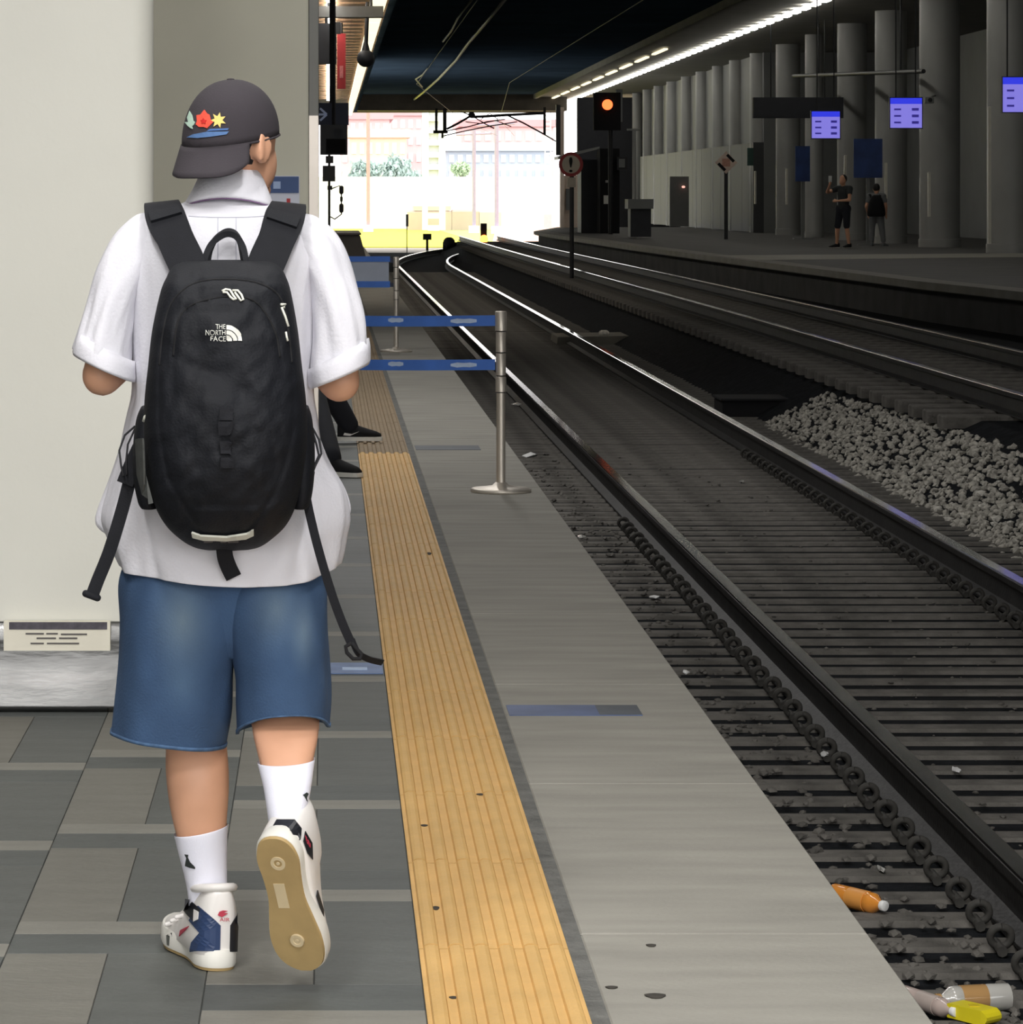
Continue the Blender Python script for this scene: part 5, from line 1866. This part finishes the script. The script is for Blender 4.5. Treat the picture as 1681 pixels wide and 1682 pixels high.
# dark bench block at the far end of the near platform
t = thing('platform_cabinet', at(575, 420, 74), 'low dark grey cabinet at the far end of the near platform', 'cabinet')
a, b = at(556, 425, 74), at(598, 386, 74)
MB().add([(a.x - .3, 74, 0), (b.x + .10, 74, 0), (b.x + .10, 80, 0), (a.x - .3, 80, 0), (a.x - .3, 74, b.z), (b.x - .08, 74, b.z - .02), (b.x - .08, 80, b.z - .02), (a.x - .3, 80, b.z)],
         [(0, 3, 2, 1), (4, 5, 6, 7), (0, 1, 5, 4), (1, 2, 6, 5), (2, 3, 7, 6), (3, 0, 4, 7)]).build('body', mat('cabinet_grey', lin(88, 84, 82), .7, var=.1), t)
MB().box((a.x - .32, 73.95, b.z), (b.x - .06, 80, b.z + .04)).build('lid', mat('cabinet_grey', (1, 1, 1)), t)

# ------------------------------------------------------------------ overhead wires and pipes under the dark roof
def wire(name, pts, r, label, m=None, cat='wire'):
    o = MB().path(pts, r, 8).build(name, m or M_wirem, smooth='all')
    return tag(o, label, cat)


def wp(u, v, zr):
    return at(u, v, F * zr / (CY - v))


wire('conduit_pipe', [wp(u, v, 4.45) for u, v in ((834, -6), (800, 35), (770, 70), (750, 98), (720, 130), (695, 152), (677, 166))], .045, 'grey curved conduit pipe running along the dark roof')
wire('roof_cable', [wp(u, v, 4.5) for u, v in ((775, 0), (752, 30), (742, 50), (728, 68))], .03, 'thin cable on the dark roof left of the curved pipe')
wire('roof_cable', [wp(u, v, 4.5) for u, v in ((703, 112), (694, 123), (683, 130), (694, 143))], .03, 'short bent cable on the dark roof near its end beam')
wire('contact_wire', [V((2.77, YN, 5.2)), V((2.77, 60, 5.15)), V((2.9, 110, 5.15)), V((6.2, 158, 5.1)), V((10, 200, 5.1))], .011, 'overhead contact wire above the nearer track', M_black)
wire('contact_wire', [V((6.0, YN, 5.3)), V((6.0, 60, 5.25)), V((5.9, 110, 5.2)), V((8, 158, 5.1)), V((11, 200, 5.1))], .011, 'overhead contact wire above the second track', M_black)
# gantry frame hanging in the opening
t = thing('wire_gantry', at(820, 186, 150), 'black overhead wire gantry hanging in the bright opening', 'gantry')
Yg2 = 150
for u0, u1, v1 in ((715, 719, 218), (728, 734, 216)):
    bxp(u0, 178, u1, v1, Yg2, .12).build('hanger_post', M_blackm, t)
bxp(712, 214, 736, 219, Yg2, .12).build('foot_bar', M_blackm, t)
bxp(893, 176, 897, 221, Yg2, .12).build('hanger_post', M_blackm, t)
for pts, r in (([(734, 212), (752, 203), (774, 190), (780, 188)], .05), ([(734, 215), (770, 208), (800, 200), (830, 196)], .025), ([(726, 224), (760, 216), (800, 208), (850, 200)], .025),
               ([(774, 192), (800, 191), (830, 189), (893, 186)], .06), ([(757, 183), (775, 190), (800, 205), (812, 211)], .025), ([(835, 190), (860, 202), (893, 220)], .035), ([(893, 220), (920, 236)], .03),
               ([(765, 200), (790, 203), (815, 198), (840, 208)], .02), ([(790, 196), (805, 186), (818, 196)], .02), ([(727, 218), (727, 227)], .05)):
    MB().path([at(u, v, Yg2) for u, v in pts], r, 6).build('strut', M_blackm, t)
MB().ellipsoid(at(775, 189, Yg2), .16, .16, .14, 12, 8).build('insulator', M_blackm, t, smooth='all')

# ------------------------------------------------------------------ trackside things
Yd = 128.0
t = thing('dwarf_signal', at(795, 405, Yd), 'low black signal glowing orange red at the end of the tracks', 'signal')
bxp(790, 367, 800, 394, Yd, .2).build('post', M_blackm, t)
c = at(795, 393, Yd)
MB().ellipsoid(c + V((0, -.1, 0)), .15, .09, .17, 16, 10).build('orange_lens', mat('signal_orange', (1, .3, .06), .4, var=0, emit=6, ecol=(1, .22, .04)), t, smooth='all')
bxp(786, 397, 804, 410, Yd, .3).build('base', M_blackm, t)
t = thing('track_marker', at(702, 405, 124), 'small black board marker beside the track end', 'marker')
bxp(695, 384, 709, 394, 124, .06).build('board', M_blackm, t)
bxp(700, 394, 704, 412, 124.02, .05).build('post', M_blackm, t)
t = thing('buffer_block', at(738, 405, 126), 'dark rounded block on the track end right of the board marker', 'block')
MB().ellipsoid(at(738, 398, 126), .22, .2, .2, 14, 10).build('dome', M_blackm, t, smooth='all')
bxp(728, 398, 750, 412, 126, .3).build('base', M_blackm, t)
t = thing('slim_post', at(669, 405, 122), 'slim dark post at the grass edge', 'post')
bxp(668, 352, 669.5, 415, 122, .03).build('post', M_blackm, t)
bxp(667, 352, 671, 372, 121.98, .05).build('sleeve', M_boxd, t)
# concrete cover and dark box between the tracks
M_cov = mat('cover_concrete', lin(118, 114, 104), .8, var=.15, scale=3)
c = at(1000, 497, 50)
t = thing('cable_cover', V((c.x, 50, -.3)), 'low concrete cable cover lying between the two tracks', 'cover')
xx = c.x
zz = shoulder_z(xx)
MB().loft([[V((xx - .82, 49.2, zz - .1)), V((xx + .62, 49.2, zz - .1)), V((xx + .62, 50.6, zz - .02)), V((xx - .82, 50.6, zz - .1))], [V((xx - .80, 49.2, zz + .10)), V((xx + .60, 49.2, zz + .12)), V((xx + .60, 50.6, zz + .12)), V((xx - .80, 50.6, zz + .10))]]).build('slab', M_cov, t)
MB().ellipsoid(V((xx - .1, 49.6, zz + .14)), .08, .1, .05, 10, 6).build('rubble_piece', M_stone2, t)
c = at(1255, 598, 33)
t = thing('trackside_box', V((c.x, 33, shoulder_z(c.x))), 'low black box on the ballast between the two tracks', 'box')
MB().box((c.x - .40, 33, shoulder_z(c.x - .4) - .05), (c.x + .36, 33.7, shoulder_z(c.x) + .10), .02).build('case', M_blackm, t)
MB().box((c.x - .42, 32.97, shoulder_z(c.x) + .10), (c.x + .38, 33.73, shoulder_z(c.x) + .12), .01).build('lid', M_blackm, t)

# litter
def ground(u, v, z):
    Y = F * (EYE - z) / (v - CY)
    return at(u, v, Y)


def bottle(p, d, L_, r, m, label, capm, liquid=None, labelm=None):
    d = V(d).normalized()
    t = thing('bottle', p - V((0, 0, r)), label, 'bottle', 'litter on the track')
    a, b = frame(d)

    def ring(s, rr, n=18):
        return [p + d * s + a * (rr * math.cos(2 * PI * j / n)) + b * (rr * math.sin(2 * PI * j / n)) for j in range(n)]
    MB().loft([ring(s * L_, q * r) for s, q in ((-.5, .75), (-.48, .98), (-.2, 1.0), (-.18, .95), (.18, .95), (.2, 1.0), (.3, .92), (.40, .42), (.44, .40))]).build('body', m, t, smooth=True)
    MB().loft([ring(s * L_, q * r) for s, q in ((.435, .48), (.50, .48), (.505, .44))]).build('cap', capm, t, smooth=True)
    if labelm:
        MB().loft([ring(s * L_, q * r) for s, q in ((-.17, 1.0), (.17, 1.0))]).build('wrapper', labelm, t, smooth=True)
    return t


M_or = mat('orange_drink', lin(232, 150, 62), .15, var=.06, coat=.6)
M_am = mat('amber_plastic', lin(186, 146, 96), .15, var=.12, coat=.6)
M_cl = mat('clear_plastic', lin(190, 188, 182), .15, var=.06, coat=.6)
M_whp = mat('white_plastic', lin(240, 240, 238), .4, var=.03)
p = ground(1412, 1478, -.575)
bottle(p, (.55, -.80, 0.0), .22, .032, M_or, 'orange drink bottle with white cap lying on the track', M_whp, labelm=mat('orange_wrap', lin(240, 166, 84), .4, var=.06))
p = ground(1598, 1640, -.575)
bottle(p, (-.97, -.2, 0.0), .205, .036, M_cl, 'brownish clear bottle lying behind the yellow wrapper', M_am, labelm=M_am)
p = ground(1527, 1648, -.58)
bottle(p, (.45, -.85, 0.0), .22, .026, mat('pinkish_clear', lin(190, 172, 164), .2, var=.08, coat=.5), 'pale bottle with white cap tucked against the platform edge', M_whp, labelm=mat('pinkish_wrap', lin(182, 168, 160), .4, var=.1))
p = ground(1600, 1664, -.58)
t = thing('yellow_wrapper', p, 'bright yellow packet lying on the track beside a bottle', 'wrapper', 'litter on the track')
dd, ss = V((.62, -.78, 0)).normalized(), V((.78, .62, 0)).normalized()
MB().loft([[p + dd * s + ss * w - V((0, 0, h)), p + dd * s + ss * w + V((0, 0, h)), p + dd * s - ss * w + V((0, 0, h)), p + dd * s - ss * w - V((0, 0, h))] for s, w, h in ((-.07, .028, .008), (-.062, .031, .018), (.05, .031, .019), (.062, .030, .012), (.068, .029, .004))]).build('packet', mat('yellow_plastic', lin(236, 220, 40), .4, var=.06), t, smooth=False)
MB().box((p.x - .012, p.y - .012, p.z + .018), (p.x + .014, p.y + .014, p.z + .0205)).build('printed_patch', mat('yellow_print', lin(220, 196, 30), .4, var=.1), t)
lab = ['white scrap of paper on the near sleepers by the platform edge', 'crumpled white paper on the track behind the nearer belt post', 'pale pebble sized scrap near the looped clips', 'white scrap on the sleepers between the rails', 'small white scrap beside the concrete edge', 'pale scrap on the ballast near the second rail', 'pale crumpled scrap at the platform edge', 'pale litter piece below the orange bottle', 'white scrap between the rails far up the track', 'pale scrap beside the track near the belt post foot']
for i, (u, v, w, h, z) in enumerate(((1075, 983, 18, 7, -.60), (872, 752, 30, 12, -.60), (1354, 1243, 13, 12, -.60), (1571, 1266, 16, 6, -.60), (1128, 1107, 12, 8, -.60), (1310, 655, 22, 6, -.45), (955, 886, 16, 10, -.60), (1447, 1430, 14, 9, -.60), (1219, 793, 10, 6, -.60), (850, 667, 26, 8, -.60))):
    c = ground(u, v, z)
    k = c.y / F
    rnd2 = random.Random(i)
    m = MB()
    n = 9
    top = [c + V((w / 2 * k * math.cos(2 * PI * j / n) * rnd2.uniform(.6, 1.1), .05 * math.sin(2 * PI * j / n), .004 + h * k * rnd2.uniform(.1, .5))) for j in range(n)]
    vv = top + [q - V((0, 0, .004)) for q in top] + [c + V((0, 0, h * k * .8)), c]
    ff = []
    for j in range(n):
        q = (j + 1) % n
        ff += [(j, q, 2 * n), (q + n, j + n, 2 * n + 1), (j, j + n, q + n, q)]
    m.add(vv, ff)
    o = m.build('paper_scrap', M_whp if i < 5 else M_cl)
    tag(o, lab[i], 'paper scrap', 'litter on the track')

# ------------------------------------------------------------------ outside, beyond the roof
ZG = -.95
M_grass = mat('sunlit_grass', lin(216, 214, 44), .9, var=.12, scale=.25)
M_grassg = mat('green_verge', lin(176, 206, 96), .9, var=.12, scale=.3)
M_dirt = mat('outer_ground', lin(150, 142, 132), .9, var=.15, scale=.2)
tag(MB().box((-120, 130, ZG - .3), (160, 460, ZG - .02)).build('ground', M_dirt), kind='structure')
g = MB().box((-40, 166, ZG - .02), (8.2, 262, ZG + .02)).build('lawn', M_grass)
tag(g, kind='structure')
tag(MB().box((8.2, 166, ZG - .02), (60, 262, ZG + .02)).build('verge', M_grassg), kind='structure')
tag(MB().add([(8.0, 166, ZG), (22, 166, ZG), (22, 262, ZG + .4), (13, 262, ZG + .1), (8.0, 166, ZG + .05), (22, 166, ZG + .05), (22, 200, ZG + .08), (11, 200, ZG + .06)], [(0, 1, 5, 4), (4, 5, 6, 7), (0, 3, 2, 1)]).build('path_gravel', mat('warm_gravel', lin(226, 178, 150), .9, var=.1, scale=.5)), kind='structure')
M_ww = mat('white_wall', lin(245, 245, 244), .8, var=.02, scale=.5)
wl = MB().box((-60, 264, ZG), (70, 264.6, 3.05)).build('wall_outer', M_ww)
tag(wl, kind='structure')


def out_box(mb, u0, v0, u1, v1, Y, d):
    return bxp(u0, v0, u1, v1, Y, d, mb)


# tan stone blocks
M_tan = mat('tan_block', lin(176, 158, 148), .9, var=.06, scale=.6)
M_tan2 = mat('tan_block_light', lin(196, 180, 168), .9, var=.06, scale=.6)
for (u0, v0, u1, v1, Y, m, lb) in ((680, 336, 741, 345.4, 249, M_tan2, 'upper pale tan block on top of the stone pile outside'), (671, 346, 742, 378, 249, M_tan, 'left tan block of the stone pile outside'), (742.5, 345, 787.5, 378, 249, M_tan, 'middle tan block of the stone pile outside'), (788, 346, 824, 378, 249, M_tan2, 'right pale tan block of the stone pile outside')):
    a, b = at(u0, v1, Y), at(u1, v0, Y)
    n = 10
    o = MB().box((a.x, Y, max(ZG, a.z)), (b.x, Y + 4, b.z), .12).build('stone_block', m)
    tag(o, lb, 'stone block', 'stone pile outside')
# masts
M_mast = mat('mast_mauve', lin(150, 140, 160), .7, var=.05)
M_mastr = mat('mast_red', lin(176, 136, 142), .7, var=.05)
M_mastw = mat('mast_white', lin(226, 230, 230), .7, var=.03)
for u, w, v0, Y, m, lb in ((605, 6, 150, 238, M_mastr, 'slim reddish mast left in the bright opening'), (779, 6, 212, 230, M_mast, 'shorter mauve mast in the middle of the opening'), (816, 7, 196, 226, M_mast, 'thicker mauve mast right of the shorter one')):
    a, b = at(u - w / 2, v0, Y), at(u + w / 2, v0, Y)
    t = thing('mast', V(((a.x + b.x) / 2, Y, ZG)), lb, 'mast', 'masts outside')
    MB().tube(((a.x + b.x) / 2, Y, ZG), ((a.x + b.x) / 2, Y, a.z), (b.x - a.x) / 2, n=12).build('shaft', m, t, smooth=True)
    MB().box(((a.x + b.x) / 2 - .35, Y - .35, ZG), ((a.x + b.x) / 2 + .35, Y + .35, ZG + .5)).build('footing', M_ww, t)
    MB().tube(((a.x + b.x) / 2 - 1.2, Y, a.z - .4), ((a.x + b.x) / 2 + 1.2, Y, a.z - .3), .06, n=8).build('arm', m, t)
# wide white ladder mast
t = thing('lattice_mast', V((at(716, 0, 240).x, 240, ZG)), 'wide white portal mast with square openings in the opening', 'mast')
for u0, u1 in ((694, 703), (722, 732)):
    bxp(u0, 140, u1, 378, 240, .4).build('leg', M_mastw, t)
M_hole = mat('portal_grey', lin(196, 200, 204), .8, var=.03)
for v in range(150, 380, 20):
    bxp(703, v, 722, v + 9, 240, .3).build('rung_plate', M_mastw, t)
bxp(704, 150, 721, 290, 240.35, .05).build('back_plate', M_hole, t)
t = thing('lattice_mast', V((at(900, 0, 215).x, 215, ZG)), 'white ladder mast at the right side of the opening', 'mast')
for u0, u1 in ((895, 896.6), (904, 905.6)):
    bxp(u0, 150, u1, 372, 215, .06).build('leg', mat('ladder_grey', lin(206, 204, 206), .7, var=.03), t)
for v in range(160, 350, 7):
    bxp(896.6, v, 904, v + 3, 215, .05).build('rung', mat('ladder_grey', (1, 1, 1)), t)
bxp(894, 352, 907, 374, 214.9, .4).build('base_box', mat('ladder_box', lin(168, 168, 172), .7, var=.03), t)
# buildings, colours paled: haze and glare put into the paint
def building(u0, v0, u1, Y, d, m, mw, label, rows, cols, roofm):
    a, b = at(u0, v0, Y), at(u1, v0, Y)
    t = thing('building', V(((a.x + b.x) / 2, Y, ZG)), label, 'building', 'buildings outside')
    MB().box((a.x, Y, ZG), (b.x, Y + d, a.z)).build('wall', m, t)
    MB().box((a.x - .4, Y - .4, a.z), (b.x + .4, Y + d + .4, a.z + .8)).build('roof', roofm, t)
    W, Hh = (b.x - a.x) / cols, (a.z - 3) / rows
    for r in range(rows):
        for c in range(cols):
            x0 = a.x + W * (c + .22)
            z0 = 3 + Hh * (r + .25)
            MB().box((x0, Y - .12, z0), (x0 + W * .56, Y + .05, z0 + Hh * .5)).build('window', mw, t)
    return t


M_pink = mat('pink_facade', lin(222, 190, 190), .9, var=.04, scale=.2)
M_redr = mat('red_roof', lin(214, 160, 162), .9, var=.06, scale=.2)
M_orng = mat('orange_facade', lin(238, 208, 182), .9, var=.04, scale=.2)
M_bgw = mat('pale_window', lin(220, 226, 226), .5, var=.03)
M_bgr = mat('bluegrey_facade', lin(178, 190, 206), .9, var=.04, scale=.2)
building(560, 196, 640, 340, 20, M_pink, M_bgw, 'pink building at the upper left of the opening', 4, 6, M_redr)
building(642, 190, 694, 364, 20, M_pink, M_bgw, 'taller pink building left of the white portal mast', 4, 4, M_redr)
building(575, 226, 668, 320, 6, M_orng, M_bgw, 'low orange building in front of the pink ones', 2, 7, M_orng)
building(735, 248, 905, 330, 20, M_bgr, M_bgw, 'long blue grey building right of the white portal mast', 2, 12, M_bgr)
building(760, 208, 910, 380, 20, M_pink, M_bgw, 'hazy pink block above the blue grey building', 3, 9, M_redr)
# trees, leaf tones paled to carry haze in the colour
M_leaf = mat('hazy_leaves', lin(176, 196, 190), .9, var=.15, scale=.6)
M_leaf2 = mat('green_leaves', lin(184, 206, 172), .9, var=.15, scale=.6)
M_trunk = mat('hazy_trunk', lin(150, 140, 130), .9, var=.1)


def tree(u, v, r, Y, m, label, seed):
    rn = random.Random(seed)
    c = at(u, v, Y)
    t = thing('tree', V((c.x, Y, ZG)), label, 'tree', 'trees outside')
    MB().tube((c.x, Y, ZG), (c.x, Y, c.z), .25, .12, n=10).build('trunk', M_trunk, t)
    R = r * Y / F
    cr_ = MB()
    for k in range(900):
        th, ph_ = rn.uniform(0, 2 * PI), math.acos(rn.uniform(-1, 1))
        q = R * rn.random() ** .4 * (.8 + .4 * noise.noise(V((math.cos(th) * 2, math.sin(th) * 2, ph_ * 2 + seed))))
        p = c + V((q * math.sin(ph_) * math.cos(th), q * math.sin(ph_) * math.sin(th), q * math.cos(ph_) * .8))
        a_, b_ = frame(V((rn.gauss(0, 1), rn.gauss(0, 1), rn.gauss(0, 1))))
        s = R * .13
        cr_.add([p + a_ * s, p + b_ * s * .6, p - a_ * s, p - b_ * s * .6], [(0, 1, 2, 3)])
    o = cr_.build('crown', m, t, fix=False)
    o['kind'] = 'stuff'


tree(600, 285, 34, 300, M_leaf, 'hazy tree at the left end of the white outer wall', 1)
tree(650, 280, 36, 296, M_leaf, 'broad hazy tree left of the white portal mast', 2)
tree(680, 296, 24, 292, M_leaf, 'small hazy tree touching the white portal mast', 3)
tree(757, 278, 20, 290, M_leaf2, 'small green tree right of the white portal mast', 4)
